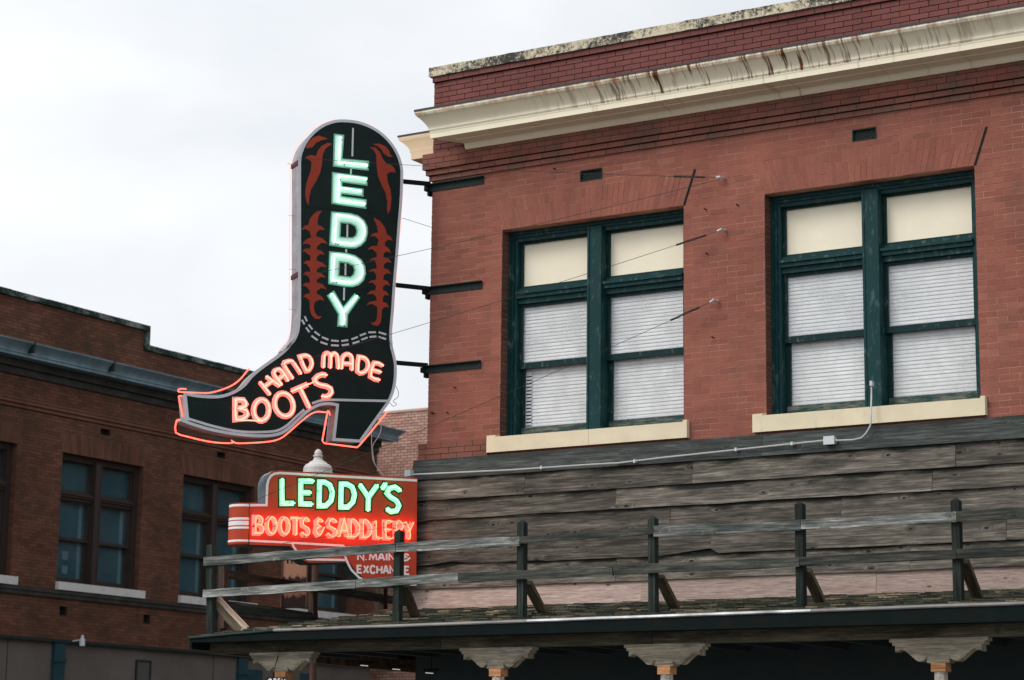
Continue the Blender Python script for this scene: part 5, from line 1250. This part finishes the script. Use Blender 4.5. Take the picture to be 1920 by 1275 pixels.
# crack in the window glass left
# ================================================================== LAMP POST
def at_d(x, y, d): return CAM+ray(x, y)*d
pt = at_d(597, 842, 34.); base = V((at_d(592, 1150, 34.).x, at_d(592, 1150, 34.).y, .14))
LP = thing('lamp_post', 'brown street lamp post with white acorn finial rising behind the lower sign', 'street lamp', base)
k = 34/FPX
cx_, cy_ = base.x, base.y
ctop = at_d(597, 842, 34.)
prof = [(0, 0), (3*k, -1*k), (6*k, -4*k), (7.5*k, -8*k), (6.5*k, -11*k), (9.5*k, -12*k), (9.5*k, -14*k), (7*k, -16*k), (10*k, -22*k), (16*k, -25*k), (17*k, -27*k), (24*k, -31*k), (27*k, -36*k), (27.5*k, -45*k), (30*k, -46*k), (28*k, -52*k), (22*k, -90*k), (14*k, -120*k), (9*k, -130*k)]
mb = MB(); mb.lathe(ctop, prof, 22); mb.build('lamp_head', M['lampwhite'], LP, smooth=False)
mb = MB(); mb.tube([ctop-V((0, 0, 128*k)), V((cx_, cy_, .9))], 6.5*k, 10); mb.build('pole', M['polebrown'], LP)
mb = MB(); mb.lathe(base, [(0, .9), (.10, .9), (.13, .5), (.16, .3), (.2, 0)], 12); mb.build('pole_base', M['polebrown'], LP)
# banner on the pole
bp = at_d(552, 1140, 34.0); BN = thing('street_banner', 'picture banner in a dark frame hung from the lamp post, building above dark foliage', 'banner', bp)
dr_ = r0; mbn = 47*k; hbn = 118*k
z0_ = at_d(552, 1140, 34.).z; cxp = at_d(552, 1090, 34.)
mb = MB(); o = bpy.data.objects.new('picture', None)
mb.hexa([(-mbn/2, -.01, 0), (mbn/2, -.01, 0), (mbn/2, -.01, 1), (-mbn/2, -.01, 1)], [(-mbn/2, .01, 0), (mbn/2, .01, 0), (mbn/2, .01, 1), (-mbn/2, .01, 1)])
pic = bpy.data.objects.new('picture', mb.mesh('picture', M['banner'])); pic.matrix_basis = Matrix.Translation((cxp.x, cxp.y, z0_)) @ Matrix.Rotation(YAW, 4, 'Z') @ Matrix.Diagonal((1, 1, hbn, 1)); link(pic, BN)
def bq(u, v): return V((cxp.x, cxp.y, z0_))+r0*u+V((0, 0, v))-V((-math.sin(YAW), math.cos(YAW), 0))*.014
for i in range(5):
    u = -.12+i*.062; mb = MB(); mb.hexa([bq(u, hbn*.70), bq(u+.02, hbn*.70), bq(u+.02, hbn*.78), bq(u, hbn*.78)], [bq(u, hbn*.70)-V((0, .004, 0)), bq(u+.02, hbn*.70)-V((0, .004, 0)), bq(u+.02, hbn*.78)-V((0, .004, 0)), bq(u, hbn*.78)-V((0, .004, 0))]); mb.build('painted_window', M['irondark'], BN)
for u in (-mbn/2, mbn/2): mb = MB(); mb.tube([bq(u, 0), bq(u, hbn)], .013, 5); mb.build('frame_bar', M['polebrown'], BN)
for v in (0, hbn): mb = MB(); mb.tube([bq(-mbn/2, v), bq(.25, v)], .011, 5); mb.build('frame_bar', M['irondark'], BN)

# small hanging OPEN board under the porch, only its top edge shows
ob = thing('hanging_sign', 'small dark sign with white letters hanging by the leftmost porch post', 'sign', onY(516, 1280, -2.62))
OP = SignPlane(90, (0, -2.62, 0), 0.)
OP.R = V((1, 0, 0)); OP.N = V((0, -1, 0)); OP.O = V((0, -2.62, 0))
mb = MB(); mb.prism([[OP.uv(*p) for p in ((499, 1271), (532, 1270), (532, 1296), (499, 1297))]], -.02, 0, OP.F); mb.build('board', M['irondark'], ob)
for ch, x0, x1 in (('O', 502, 511), ('P', 514, 519), ('E', 522, 526), ('N', 529, 534)):
    stroke_letter(glyph(ch, x0, x1, lambda x: 1289, lambda x: 1273), lambda p: list(p), 1.8, OP, ob, M['white'], None)
mb = MB(); mb.tube([OP.F(*OP.uv(510, 1266), -.01), V((OP.uv(510, 1266)[0], -2.5, 2.90))], .004, 4); mb.build('chain', M['irondark'], ob)
print('objects', len(bpy.data.objects), 'tris', sum(len(o.data.polygons)*2 for o in bpy.data.objects if o.type == 'MESH'))
